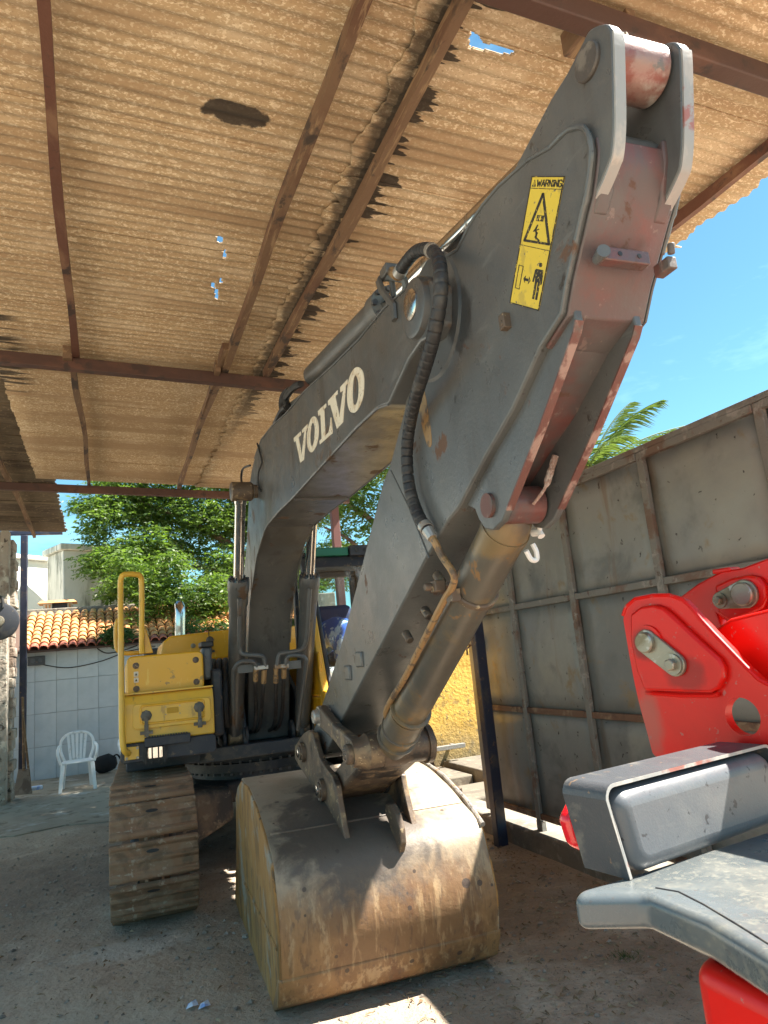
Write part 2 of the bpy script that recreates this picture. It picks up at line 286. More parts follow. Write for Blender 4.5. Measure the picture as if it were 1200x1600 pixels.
# ---------------------------------------------------------------- ground
def steps(*seg):
    out = []
    for a, b, n in seg: out += [a+(b-a)*i/n for i in range(n)]
    return out + [seg[-1][1]]
gx = steps((-300,-12,6), (-12,-2.2,12), (-2.2,3.2,128), (3.2,12,14), (12,300,6)); gy = steps((-300,-6,6), (-6,2,10), (2,9,160), (9,16,10), (16,400,6))
def g_h(x, y):
    k = max(0, min(1, (x+2.2)*2)) * max(0, min(1, (3.0-x)*3)) * max(0, min(1, (y-2)*2)) * max(0, min(1, (8.4-y)*2))
    if k <= 0: return 0
    p = Vector((x*1.3, y*1.3, 0)); q = Vector((x*5, y*5, 3)); r = Vector((x*16, y*16, 9))
    return k*(noise.noise(p)*.022 + noise.noise(q)*.011 + noise.noise(r)*.005 - .012)
gv = [(x, y, g_h(x, y)) for y in gy for x in gx]; nx = len(gx)
gf = [(j*nx+i, j*nx+i+1, (j+1)*nx+i+1, (j+1)*nx+i) for j in range(len(gy)-1) for i in range(nx-1)]
b = MB(); b.add(gv, gf); tag(b.build('ground', M['dirt'], ang=60), 'brown packed dirt yard strewn with small stones', kind='structure')
b = MB(); fr = [(-6,8.9),(-2.6,8.95),(-1.9,8.75),(-1.4,8.9),(-.9,8.65),(-.45,8.8),(0,8.6),(.4,8.75),(.9,8.65),(1.6,8.8),(2.4,8.6),(2.75,8.7)]
b.prism(fr + [(2.75,13.2),(-6,13.2)], -.03, .012, 'z'); tag(b.build('concrete_floor', M['concrete_floor']), 'worn smooth concrete floor in front of the tiled wall', kind='structure')
# loose stones and litter
rs = random.Random(3)
def stones(n, name, mat, xr, yr, smin, smax, seed, flat=.55):
    r = random.Random(seed); b = MB()
    base = [Vector(p).normalized() for p in ((1,0,0),(-1,0,0),(0,1,0),(0,-1,0),(0,0,1),(0,0,-1))]
    fs = [(0,2,4),(2,1,4),(1,3,4),(3,0,4),(2,0,5),(1,2,5),(3,1,5),(0,3,5)]
    for _ in range(n):
        x = r.uniform(*xr); y = r.uniform(*yr); s = smin*(smax/smin)**(r.random()**2.2); a = r.uniform(0, 6.3)
        z = g_h(x, y); ca, sa = math.cos(a), math.sin(a); k = [r.uniform(.7, 1.3) for _ in range(6)]
        e = r.uniform(.6, 1.1)
        vs = [(p.x*s*k[i], p.y*s*k[i]*e, p.z*s*k[i]*flat) for i, p in enumerate(base)]
        b.add([(x+u*ca-v*sa, y+u*sa+v*ca, z+w+s*.2) for u, v, w in vs], fs)
    return tag(b.build(name, mat, smooth=False), kind='stuff')
tag(stones(4200, 'gravel', M['stone'], (-2.0,2.8), (2.5,8.4), .003, .018, 11), 'small grey and tan stones scattered over the dirt')
tag(stones(260, 'gravel', M['stone'], (.5,2.7), (4.2,6.0), .008, .03, 15, .5), 'chips of stone and mortar along the foot of the kerb')
tag(stones(500, 'gravel', M['stone'], (-1.9,2.4), (3,7.6), .008, .022, 12, .45), 'larger loose pebbles lying on the dirt')
b = MB(); r = random.Random(5)
for _ in range(1500):
    x = r.uniform(1.2, 2.8) if r.random() < .75 else r.uniform(-1.6, 1.6); y = r.uniform(2.6, 5.4); z = g_h(x, y)+.006; a = r.uniform(0, 6.3); l = r.uniform(.006, .026)
    dx, dy = math.cos(a)*l, math.sin(a)*l; w = r.uniform(.001, .0028); px_, py_ = -math.sin(a)*w, math.cos(a)*w
    b.add([(x-dx-px_, y-dy-py_, z), (x-dx+px_, y-dy+py_, z), (x+px_*.3, y+py_*.3+.004, z+r.uniform(.002, .014)), (x+dx, y+dy, z)], [(0,1,2),(0,2,3),(1,3,2)])
tag(b.build('leaf_litter', M['twig'], smooth=False), 'dry twigs and leaf scraps scattered by the kerb', kind='stuff')
b = MB(); pp = g_h(.38, 3.72)
for ox, oy, k in ((.345,3.735,1),(.395,3.70,-1)):
    b.add([(ox-.03,oy-.015,pp+.006),(ox,oy-.03,pp+.018),(ox+.028,oy-.008,pp+.008),(ox+.02,oy+.025,pp+.022),(ox-.015,oy+.028,pp+.01),(ox,oy,pp+.026)], [(0,1,5),(1,2,5),(2,3,5),(3,4,5),(4,0,5)])
tag(b.build('paper_scrap', M['paper'], smooth=False), 'crumpled pale blue paper scrap on the dirt near the bucket', 'litter')
b = MB(); r = random.Random(8); gc = [(2.271,3.085)][0]
for _ in range(90):
    a = r.uniform(0, 6.3); q = r.uniform(0, .09); x_, y_ = gc[0]+q*math.cos(a), gc[1]+q*math.sin(a)*.7; a2 = r.uniform(0, 6.3); l = r.uniform(.012, .035); w = .002; z_ = g_h(x_, y_)
    b.add([(x_-w, y_, z_), (x_+w, y_, z_), (x_+math.cos(a2)*l, y_+math.sin(a2)*l, z_+l*r.uniform(.4, 1.1))], [(0,1,2)])
tag(b.build('grass_tuft', M['leaf_dark'], smooth=False), 'tiny tuft of green weeds in the dirt beside the grey fender', 'weeds', kind='stuff')
# ---------------------------------------------------------------- shed roof
def RZ(x): return 3.787 - .0455*x
PITCH, AMP = .0690, .0066
x = mk('roof_sheet', (.445,.32,.185), .9, 0, .35, 70, [
    ((.44,.325,.195), 1.3, .42, .72, (.6,1,1)),
    ((.36,.25,.145), 5, .46, .68, (.12,4.5,1), None, .7),
    ((.58,.46,.31), 4, .5, .74, (.5,1,1), None, .7),
    ((.76,.66,.48), 80, .55, .66, (.7,1.35,1), None, .75), ((.72,.60,.42), 34, .62, .68, (.7,1.4,1), None, .7),
    ((.30,.2,.115), 90, .62, .70, (.7,1.3,1), None, .7), ((.33,.225,.13), .9, .48, .66, (.4,2.2,1), None, .75)], coords='Position', bdist=.006, rnd=.05)
def roof_stains(x, dark):
    """moss-black stains: teeth along the broken lap, a sooty oval, blotches"""
    N, L = x['N'], x['L']; bs = x['bs']; base = bs.inputs['Base Color'].links[0].from_socket
    sp = N.new('ShaderNodeSeparateXYZ'); L.new(x['src'], sp.inputs[0])
    def mth(op, a, b=None):
        n = N.new('ShaderNodeMath'); n.operation = op
        for i, q in enumerate((a, b)):
            if q is None: continue
            if isinstance(q, (int, float)): n.inputs[i].default_value = q
            else: L.new(q, n.inputs[i])
        return n.outputs[0]
    X, Y = sp.outputs[0], sp.outputs[1]
    n1 = x['nzt'](1, (2.5, 15, 1), 3, 0, 3); n2 = x['nzt'](1, (.6, 1.6, 1), 2, 0, 6)
    reach = mth('MULTIPLY', mth('SUBTRACT', n1, .34), mth('MULTIPLY', n2, 1.35))
    d = mth('SUBTRACT', X, 1.17)
    right = mth('MULTIPLY', x['ramp'](mth('SUBTRACT', reach, d), .0, .012), x['ramp'](d, -.02, .0))
    left = mth('MULTIPLY', x['ramp'](mth('SUBTRACT', mth('MULTIPLY', n1, .15), mth('MULTIPLY', d, -1)), .0, .05), x['ramp'](mth('MULTIPLY', d, -1), -.02, .0))
    far = x['ramp'](Y, 7.4, 5.2)
    m1 = mth('MULTIPLY', mth('MAXIMUM', right, mth('MULTIPLY', left, .8)), far)
    dx = mth('MULTIPLY', mth('SUBTRACT', X, .545), 6.2); dy = mth('MULTIPLY', mth('SUBTRACT', Y, 2.6), 15)
    rad = mth('ADD', mth('ADD', mth('MULTIPLY', dx, dx), mth('MULTIPLY', dy, dy)), mth('MULTIPLY', x['nzt'](16), 1.6))
    m2 = x['ramp'](rad, 1.75, 1.45)
    n5 = x['nzt'](1, (1.4, 22, 1), 2, 0, 8); m3 = mth('MULTIPLY', mth('MULTIPLY', x['ramp'](X, -.45, -.62), x['ramp'](n5, .5, .58)), mth('MULTIPLY', x['ramp'](Y, 6.4, 5.9), x['ramp'](Y, 4.2, 4.8)))
    m = mth('MAXIMUM', mth('MAXIMUM', m1, m2), m3)
    L.new(x['mixc'](mth('MULTIPLY', m, .93), base, x['rgb'](dark)), bs.inputs['Base Color'])
roof_stains(x, (.03,.024,.02))
mk('roof_sheet_dark', (.13,.10,.065), .9, 0, .35, 60, [((.075,.055,.038), 1.6, .42, .68), ((.20,.155,.1), 6, .5, .72, (.15,4,1), None, .8), ((.3,.235,.15), 26, .62, .7, (.8,1.6,1), None, .6)], coords='Position')  # darker grey-brown sheet colour for the left roof row
HOLES = [[(1.321,1.978),(1.320,1.945),(1.303,1.901),(1.330,1.906),(1.367,1.929),(1.381,1.934),(1.442,1.932),(1.521,1.930),(1.524,1.945),(1.459,1.957),(1.404,1.960),(1.346,1.967)],
 [(0.588,3.522),(0.608,3.492),(0.627,3.529),(0.613,3.578)], [(0.638,3.629),(0.654,3.612),(0.670,3.694),(0.654,3.712)], [(0.619,3.992),(0.638,3.963),(0.656,4.044),(0.639,4.057)], [(0.652,4.069),(0.673,4.047),(0.694,4.172),(0.674,4.169)], [(0.663,3.926),(0.679,3.906),(0.684,3.965),(0.667,3.978)]]
def inside(px, py, poly):
    c = False; n = len(poly)
    for i in range(n):
        (x1, y1), (x2, y2) = poly[i], poly[i-1]
        if (y1 > py) != (y2 > py) and px < (x2-x1)*(py-y1)/(y2-y1)+x1: c = not c
    return c
roof = thing('shed_roof', (1.2, 5, 0), 'corrugated tan fibre-cement shed roof over the excavator', 'roof')
def sheet(x0, x1, y0, y1, dz, mat, seed, rag0=0, rag1=0, sag=0, z_fn=None):
    r = random.Random(seed); n = round((y1-y0)/PITCH*10)
    hs = [h for h in HOLES if any(x0 <= p[0] <= x1 and y0-.02 <= p[1] <= y1+.02 for p in h)]
    m = 200 if hs else 14
    vs = []; q = [r.uniform(-1, 1) for _ in range(int((y1-y0)/PITCH)+3)]
    tilt = r.uniform(-.004, .004)
    for i in range(n+1):
        y = y0 + (y1-y0)*i/n; k = y/PITCH; w = int((y-y0)/PITCH); t = (y-y0)/PITCH-w
        rg = q[w]*(1-t)+q[w+1]*t
        for j in range(m+1):
            s = j/m; xx = x0 + (x1-x0)*s
            if s < .06: xx += rag0*rg*(1-s/.06)
            if s > .94: xx += rag1*rg*(s-.94)/.06
            z = (z_fn or (lambda a, b: RZ(a)))(xx, y) + dz + AMP*math.cos(2*math.pi*k) + tilt*(s-.5) + .008*(y-y0)/(y1-y0)
            vs.append((xx, y, z))
    fs = []
    for i in range(n):
        for j in range(m):
            a = i*(m+1)+j; f = (a, a+1, a+m+2, a+m+1)
            if hs:
                cx = sum(vs[e][0] for e in f)/4; cy = sum(vs[e][1] for e in f)/4
                if any(inside(cx, cy, h) for h in hs): continue
            fs.append(f)
    b = MB(); b.add(vs, fs); o = b.build('roof_sheet', mat, roof, off=(1.2,5,0), ang=180)
    sd = o.modifiers.new('thickness', 'SOLIDIFY'); sd.thickness = .006; sd.offset = 1
    return o
for k in range(9):
    y0 = 1.02+k*.876; y1 = y0+.876+PITCH*.9
    sheet(-.74, 1.33, y0, min(y1, 8.9), .047, M['roof_sheet'], k, .012, .02)
    sheet(1.10, 3.14, y0+.02, min(y1+.02, 8.9), .030, M['roof_sheet'], k+20, .035, .03)
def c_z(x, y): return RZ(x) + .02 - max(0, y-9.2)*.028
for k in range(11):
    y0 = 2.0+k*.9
    sheet(-2.9, -.56 if y0 > 8.2 else -.6, y0, y0+.9+PITCH*.9, .062, M['roof_sheet_dark'], k+40, 0, .02, 0, c_z)
def beam(y, x0, x1, h=.088, w=.07, name='beam', mat='beam_red'):
    zt = lambda x: RZ(x) - .055
    b = MB(); b.hexa([(x0,y-w/2,zt(x0)-h),(x1,y-w/2,zt(x1)-h),(x1,y+w/2,zt(x1)-h),(x0,y+w/2,zt(x0)-h)], [(x0,y-w/2,zt(x0)),(x1,y-w/2,zt(x1)),(x1,y+w/2,zt(x1)),(x0,y+w/2,zt(x0))])
    return b.build(name, M[mat], roof, bevel=.006, off=(1.2,5,0))
beam(1.62, -2.9, 3.05); beam(5.1, -2.9, 3.0); beam(8.72, -2.9, 3.05)
def purlin(x, y0, y1, mat, w=.052, h=.062, warp=.012, seed=0, zf=None, twist=None):
    r = random.Random(seed); n = 24; vs = []; fs = []
    ph = r.uniform(0, 6)
    for i in range(n+1):
        y = y0+(y1-y0)*i/n; xx = x + warp*math.sin(y*1.1+ph) + warp*.4*math.sin(y*3.1+ph); 
        z = (zf or (lambda a, b: RZ(a)))(xx, y) + .012 + (.0 if zf else 0); hh = h*(1+.1*math.sin(y*5+ph)); ww = w*.86*(1+.12*math.sin(y*3.7+ph*2))
        vs += [(xx-ww/2, y, z-hh), (xx+ww/2, y, z-hh+.006), (xx+ww/2, y, z), (xx-ww/2, y, z)]
    for i in range(n):
        for k in range(4): fs.append((i*4+k, i*4+(k+1) % 4, i*4+4+(k+1) % 4, i*4+4+k))
    fs += [(3,2,1,0), tuple(n*4+k for k in range(4))]
    b = MB(); b.add(vs, fs); return b.build('purlin', M[mat], roof, off=(1.2,5,0), ang=30)
purlin(-.175, 1.1, 5.25, 'purlin_red', .05, seed=1); purlin(-.185, 5.05, 8.75, 'purlin_wood', .045, seed=2, warp=.02)
purlin(.86, 1.1, 5.4, 'purlin_wood', .058, seed=3); purlin(.815, 4.7, 6.4, 'purlin_wood', .05, .06, seed=4); purlin(.85, 5.3, 8.75, 'purlin_wood', .05, seed=5)
purlin(1.19, 1.1, 5.1, 'purlin_wood', .058, seed=6); purlin(2.90, 1.1, 8.8, 'purlin_red', .055, seed=8)
purlin(-1.02, 7, 11.95, 'purlin_wood', .05, seed=9, zf=lambda a, b: c_z(a, b)+.005)
# short blocks nailed to the beams beside the purlins
for (x0, x1, y) in ((-.26,-.20,5.06), (.78,.82,5.03), (1.62,1.70,1.70), (1.78,1.82,1.66)):
    b = MB(); b.box(x0, x1, y-.05, y+.09, RZ(x0)-.09, RZ(x0)+.005); b.build('wood_block', M['purlin_wood'], roof, bevel=.004, off=(1.2,5,0))
# posts
def post(name, x, y, z1, r, mat, label, cat='post', lean=0):
    b = MB(); b.box(x-r, x+r, y-r, y+r, -.05, z1); return tag(b.build(name, M[mat], bevel=.006), label, cat)
post('roof_post', 2.78, 5.1, 3.52, .042, 'post_blue', 'dark blue steel post standing at the kerb before the metal gate')
post('roof_post', 2.83, 8.72, 3.52, .05, 'post_red', 'reddish brown post seen behind the green cab roof')
pl = thing('roof_post', (-1.21, 12.48, 0), 'dark blue steel post with a crossbar beside the tiled wall', 'post')
b = MB(); b.box(-.05,.05,-.05,.05,-.05,3.88); b.build('upright', M['post_blue'], pl, bevel=.008)
b = MB(); b.box(-1.0,.56,-.04,.04,3.885,3.95); b.box(.24,.26,-.01,.01,3.95,4.0); b.build('crossbar', M['post_blue'], pl, bevel=.006)
# ---------------------------------------------------------------- metal gate on its kerb
XG = 2.93
b = MB(); b.box(2.855, 3.12, .9, 6.2, -.05, .135); o = b.build('kerb_wall', M['kerb_concrete'], bevel=.02); tag(o, 'low rough concrete kerb under the metal gate', 'kerb')
def gz(y): return 0
gate = thing('metal_gate', (XG, 4, 0), 'tall grey sheet-metal gate with welded square frame panels', 'gate')
GY = [(4.737,2.018),(3.964,1.982),(3.139,2.475),(2.316,2.471)]
GY = sorted([p[0] for p in GY], reverse=True)
GY = [5.35] + GY + [GY[-1]-.8]
ZB, Z1, Z2, Z3 = .235, .985, 1.752, 2.492
ZR = [ZB, Z1, Z2, Z3]
for k in range(len(GY)-1):
    for j in range(3):
        y1, y0 = GY[k], GY[k+1]; z0, z1 = ZR[j], ZR[j+1]; r = random.Random(k*7+j); n = 6; vs = []; amp = r.uniform(.010, .026)*(1 if r.random() < .6 else -1)
        for a in range(n+1):
            for c in range(n+1):
                u, v = a/n, c/n; d = 1-max(abs(2*u-1), abs(2*v-1)); d2 = min(abs(u-v), abs(u+v-1))
                vs.append((XG+.012+amp*d+.004*math.sin(9*d2), y0+(y1-y0)*u, z0+(z1-z0)*v))
        fs = [(a*(n+1)+c, (a+1)*(n+1)+c, (a+1)*(n+1)+c+1, a*(n+1)+c+1) for a in range(n) for c in range(n)]
        b = MB(); b.add(vs, fs); o = b.build('panel', M['gate_sheet'], gate, off=(XG,4,0), ang=25); sd = o.modifiers.new('thickness', 'SOLIDIFY'); sd.thickness = .003
for k, y in enumerate(GY):
    b = MB(); b.box(XG-.022, XG+.010, y-.026, y+.026, ZB-.03, Z3+.0225); 
    if k in (1, 3): b.box(XG-.02, XG+.02, y-.035, y+.035, .12, ZB-.03)
    b.build('stile', M['gate_frame'], gate, bevel=.004, off=(XG,4,0))
for k in range(len(GY)-1):
    for j, z in enumerate(ZR):
        b = MB(); b.box(XG-.018 if j != 3 else XG-.03, XG+.008, GY[k+1]+.027, GY[k]-.027, z-.02, z+.022); b.build('rail', M['gate_rust' if j in (0, 1) else 'gate_frame'], gate, bevel=.004, off=(XG,4,0))
b = MB(); b.box(XG-.03, XG+.012, GY[-1]-.03, GY[0]+.03, Z3+.023, Z3+.055); b.build('top_rail', M['gate_frame'], gate, bevel=.004, off=(XG,4,0))
b = MB(); b.box(XG-.045, XG+.05, GY[0]+.05, GY[0]+.125, ZB-.06, Z3+.05); b.build('end_stile', M['gate_sheet'], gate, bevel=.006, off=(XG,4,0))
b = MB(); y = GY[0]-.03; b.tube([(XG-.05, y+.13, 1.50), (XG-.05, y-.02, 1.50)], .009, 8); b.tube([(XG-.05,y+.1,1.5),(XG-.09,y+.1,1.47),(XG-.09,y+.1,1.42)], .008, 8); b.box(XG-.06,XG-.03,y,y+.03,1.44,1.56)
for q in range(10): pass
b.build('bolt', M['gate_rust'], gate, off=(XG,4,0))
# ---------------------------------------------------------------- yellow wall, slabs, bar behind the gate end
b = MB(); b.box(2.95, 9.5, 8.2, 8.4, -.05, 2.25); tag(b.build('yellow_wall', M['yellow_wall'], bevel=.01), 'rough mustard yellow wall glimpsed beyond the end of the gate', 'wall')
for i, (x0, x1, y0, y1, h, lb) in enumerate(((3.15,3.75,7.35,8.15,.10,'pale concrete slab against the foot of the yellow wall'), (3.78,4.6,7.1,8.15,.16,'raised concrete slab right of the pale slab by the yellow wall'), (3.15,4.2,6.35,7.05,.07,'low concrete slab nearest the gate end'))):
    b = MB(); b.box(x0, x1, y0, y1, -.02, h); tag(b.build('concrete_slab', M['slab_grey'], bevel=.015), lb, 'slab', 'concrete slabs by the yellow wall')
b = MB(); b.box(2.98, 4.02, 7.98, 8.04, .30, .35); b.box(3.02,3.06,8.0,8.19,.30,.34); b.box(3.9,3.94,8.0,8.19,.30,.34); tag(b.build('metal_bar', M['gate_frame'], bevel=.004), 'grey square metal bar fixed low along the yellow wall', 'bar')
# ---------------------------------------------------------------- tiled wall, tile roof, houses
YW = 13.2
tw = thing('tiled_wall', (1.3, YW, 0), 'wall faced with pale blue-white ceramic tiles behind the chairs', 'wall')
b = MB(); b.box(-1.75, 4.4, YW, YW+.18, -.05, 2.04); b.build('wall_core', M['grout'], tw, off=(1.3,YW,0))
tb = MB(); tb.box(.0025,.3210,-.008,-.0005,.003,.5165); t0 = None
for i in range(18):
    for j in range(4):
        loc = (-1.7485+i*.3235-1.3+.32, 0, .01+j*.5205-.015)
        if t0 is None: t0 = tb.build('wall_tile', M['tile_white'], tw, bevel=.002, seg=1); t0.location = loc
        else: twin(t0, tw, location=loc)
tr = thing('tile_roof', (1.2, 13.0, 2.05), 'low lean-to roof of orange clay barrel tiles above the tiled wall', 'roof')
SL = math.radians(25); NC, NR, CW, RW = 31, 9, .145, .185
b = MB(); b.hexa([(-2.75,-.05,-.03),(2.0,-.05,-.03),(2.0,1.62,.74),(-2.75,1.62,.74)], [(-2.75,-.05,.0),(2.0,-.05,.0),(2.0,1.62,.77),(-2.75,1.62,.77)]); b.build('tile_bed', M['tile_bed'], tr)
def barrel(m):
    b = MB(); n = 6; L_ = .235; vs = []
    for (yy, r) in ((0, .074), (L_, .056)):
        for th in (0, -.012):
            for k in range(n+1): a = math.pi*k/n; vs.append(((r+th)*math.cos(a), yy, (r+th)*math.sin(a)*.92))
    m1 = n+1; fs = []
    for k in range(n): fs += [(k, k+1, 2*m1+k+1, 2*m1+k), (k, m1+k, m1+k+1, k+1), (m1+k, 3*m1+k, 3*m1+k+1, m1+k+1)]
    b.add(vs, fs); return b.build('roof_tile', m, tr, ang=50)
bt = {0: barrel(M['clay_red']), 1: barrel(M['clay_tile'])}; used = set(); r = random.Random(2)
for i in range(NC):
    for j in range(NR):
        k = 0 if j == 0 else 1; o = bt[k] if k not in used else twin(bt[k], tr); used.add(k)
        o.location = (-2.45+i*CW+r.uniform(-.006,.006), -.06+j*RW*math.cos(SL)+r.uniform(-.008,.008), .012+j*RW*math.sin(SL)+r.uniform(0,.006)); o.rotation_euler = (SL-.05, 0, r.uniform(-.04,.04))
b = MB(); b.box(-1.7, 4.6, 14.55, 14.75, 2.0, 2.88); tag(b.build('parapet_wall', M['kerb_concrete'], bevel=.02), 'grey concrete parapet along the top of the clay tile roof', 'wall')
ho = thing('house', (-1.0, 17.6, 0), 'white rendered house with a flat top behind the clay tile roof', 'house', .75)
b = MB(); b.box(-8, .6, 0, 6, 0, 4.2); b.build('wall', M['render_white'], ho, bevel=.02)
b = MB(); b.box(-8.1, .7, -.1, 6.1, 4.203, 4.3); b.build('roof', M['render_white'], ho, bevel=.02)
bl = thing('tower_block', (-.82, 16, 0), 'stained cream rendered block rising beside the white house', 'building', .42)
b = MB(); b.box(-.82, 1.6, 16, 16.9, 0, 4.22); b.build('wall', M['render_stained'], bl, off=(-.82,16,0), bevel=.02)
b = MB(); b.box(-.9, 1.68, 15.93, 16.97, 4.223, 4.36); b.build('cornice', M['render_stained'], bl, off=(-.82,16,0), bevel=.02)
vt = thing('roof_vent', (-.86, 14.9, 2.88), 'small louvred vent with a little tiled cap on the parapet', 'vent')
b = MB(); b.box(-.25,-.10,-.05,.3,-.1,.12); b.box(.17,.25,-.05,.3,-.1,.12); b.box(-.25,.25,.2,.3,-.1,.12); b.build('vent_frame', M['render_stained'], vt)
b = MB(); b.box(-.10,.17,.0,.19,-.1,.118); b.build('vent_opening', M['dark_frame'], vt)
for k in (-.21, -.15, .2): 
    b = MB(); b.box(k, k+.025, -.06, -.051, -.06, .1); b.build('louvre', M['clay_tile'], vt)
b = MB(); b.hexa([(-.34,-.16,.123),(.34,-.16,.123),(.34,.36,.123),(-.34,.36,.123)], [(-.28,-.1,.175),(.28,-.1,.175),(.28,.3,.175),(-.28,.3,.175)]); b.build('vent_cap', M['clay_tile'], vt)
# box and cables under the tile eave
eb = thing('electric_box', (-1.08, YW-.06, 1.9), 'grey electric box under the tile eave with a loose cable', 'box')
b = MB(); b.box(-.13,.13,-.05,.045,-.08,.07); b.build('box_body', M['guard'], eb, bevel=.01); b = MB(); b.cyl((-.05,-.052,0),(-.05,-.064,0),.035); b.cyl((.06,-.052,0),(.06,-.064,0),.03); b.build('dial', M['lamp_body'], eb)
b = MB(); b.tube(fine([(-1.0,YW-.04,1.83),(-.6,YW-.03,1.74),(-.1,YW-.03,1.80),(.35,YW-.03,1.93),(.8,YW-.03,1.98)], 8), .008, 6); tag(b.build('cable', M['black_rubber']), 'thin dark cable sagging across the tiled wall from the electric box', 'cable')
b = MB(); b.tube(fine([(-.15,YW-.05,2.02),(.0,YW-.04,1.93),(.25,YW-.04,1.95),(.5,YW-.04,2.02)], 8), .01, 6); tag(b.build('cable', M['black_rubber']), 'short thick cable drooping under the tile eave near the handrail', 'cable')
# rough wall end on the left
rw = thing('rough_wall', (-1.6, 11.2, 0), 'rough unfinished masonry wall end at the left edge', 'wall')
vs = []; r = random.Random(9)
b = MB(); b.box(-2.6, -1.36, 11.0, 11.6, -.05, 3.62); b.build('masonry', M['rough_wall'], rw, off=(-1.6,11.2,0), bevel=.02)
b = MB(); b.box(-1.36, -1.25, 10.9, 11.12, -.05, 3.66); b.build('pilaster', M['rough_wall'], rw, off=(-1.6,11.2,0), bevel=.015)
for j in range(26):
    b = MB(); z = -.02+j*.138; d = r.uniform(-.03, .03); b.box(-1.35, -1.20+d*.8, 11.125, 11.5, z, z+.1375); b.build('brick', M['rough_wall'], rw, off=(-1.6,11.2,0), bevel=.015)
dk = thing('wall_disc', (-1.345, 10.78, 2.385), 'round black disc with a pale hub hung on the rough wall', 'disc')
b = MB(); b.turn((0,.03,0),(0,-.08,0),[(0,.02),(.005,.25),(.05,.25),(.062,.225),(.065,.02)], 32); b.build('disc_body', M['dark_frame'], dk)
b = MB(); b.turn((0,-.035,0),(0,-.08,0),[(0,.075),(.02,.07),(.03,.03)], 20); b.build('hub', M['zinc'], dk)
b = MB(); b.tube(fine([(-.06,-.01,.2),(-.02,-.03,.33),(.04,-.02,.3),(.05,-.03,.18)], 6), .018, 8); b.build('strap', M['black_rubber'], dk)
b = MB(); b.tube([(-1.10,11.35,1.12),(-1.06,12.05,.06)], .016, 8); b.build; br = thing('broom', (-1.06, 12.05, 0), 'thin wooden-handled broom leaning against the left wall', 'broom')
b.build('handle', M['twig'], br, off=(-1.06,12.05,0)); b = MB(); b.box(-.14,.16,-.06,.06,.0,.06); b.build('bristles', M['paper'], br, bevel=.015)
sh = thing('shovel', (-1.13, 11.75, 0), 'flat pale shovel standing at the foot of the left wall', 'shovel')
b = MB(); b.hexa([(-.12,-.02,.01),(.13,-.08,.01),(.13,-.06,.01),(-.12,0,.01)], [(-.07,.1,.34),(.06,.08,.34),(.06,.1,.34),(-.07,.12,.34)]); b.build('blade', M['stone'], sh)
b = MB(); b.tube([(0,.1,.3),(.0,-.1,1.35)], .016, 8); b.build('handle', M['twig'], sh)
# chairs
def chair(loc, rz, label):
    t = thing('plastic_chair', loc, label, 'chair', rz, 'white plastic chairs by the tiled wall'); t.scale = (.88, .88, .88)
    b = MB(); b.prism(fine2([(-.2,-.22),(.2,-.22),(.235,-.1),(.215,.16),(.17,.22),(-.17,.22),(-.215,.16),(-.235,-.1)], 4), .425, .447, 'z'); b.build('seat', M['plastic_white'], t, bevel=.008)
    for sx in (-1, 1):
        for (x0, y0, x1, y1) in ((.215,-.19,.255,-.235), (.185,.18,.215,.265)):
            b = MB(); w = .026; b.hexa([(sx*x1-w,y1-w*.7,0),(sx*x1+w,y1-w*.7,0),(sx*x1+w,y1+w*.7,0),(sx*x1-w,y1+w*.7,0)], [(sx*x0-w*1.2,y0-w,.424),(sx*x0+w*1.2,y0-w,.424),(sx*x0+w*1.2,y0+w,.424),(sx*x0-w*1.2,y0+w,.424)]); b.build('leg', M['plastic_white'], t, bevel=.008)
        b = MB(); pts = fine([(sx*.245,-.2,.43),(sx*.285,-.2,.56),(sx*.29,-.12,.645),(sx*.285,.05,.655),(sx*.27,.2,.68)], 5)
        b.tube(pts, .02, 8); b.build('armrest', M['plastic_white'], t)
    b = MB(); b.tube(fine([(-.19,.2,.44),(-.245,.24,.6),(-.235,.275,.76),(-.14,.3,.85),(0,.305,.87),(.14,.3,.85),(.235,.275,.76),(.245,.24,.6),(.19,.2,.44)], 6), .021, 8); b.build('back_frame', M['plastic_white'], t)
    for k in range(5):
        x = (k-2)*.062; b = MB(); w = .02; b.hexa([(x*.8-w,.205,.44),(x*.8+w,.205,.44),(x*.8+w,.218,.44),(x*.8-w,.218,.44)], [(x*1.1-w,.297,.85-abs(k-2)*.008),(x*1.1+w,.297,.85-abs(k-2)*.008),(x*1.1+w,.309,.85-abs(k-2)*.008),(x*1.1-w,.309,.85-abs(k-2)*.008)]); b.build('slat', M['plastic_white'], t, bevel=.003)
    return t
chair((-.405, 11.42, .012), .05, 'white plastic armchair standing alone by the tiled wall')
chair((.42, 11.7, .012), -.1, 'white plastic chair half hidden behind the yellow tool box')
chair((1.02, 11.9, .012), .12, 'white plastic chair under the excavator platform, mostly hidden')
b = MB(); pts = []
bg_ = thing('bag', (-.06, 12.85, .01), 'black cloth bag slumped on the floor beside the white chair', 'bag')
b.tube([(-.16,0,.12),(-.12,0,.13),(-.04,0,.155),(.06,-.01,.16),(.14,0,.14),(.19,0,.1)], [.05,.12,.15,.155,.125,.04], 14); b.build('bag_body', M['cloth_black'], bg_, xf=lambda p: (p[0]+.012*math.sin(40*p[2]), p[1]*.8, max(0, p[2]*.95+.01*math.sin(30*p[0]))))
b = MB(); b.tube(fine([(.12,-.05,.24),(.2,-.06,.27),(.26,-.05,.16),(.24,-.04,.06)], 6), .014, 6); b.build('strap', M['cloth_black'], bg_)
b = MB(); r = random.Random(4); 
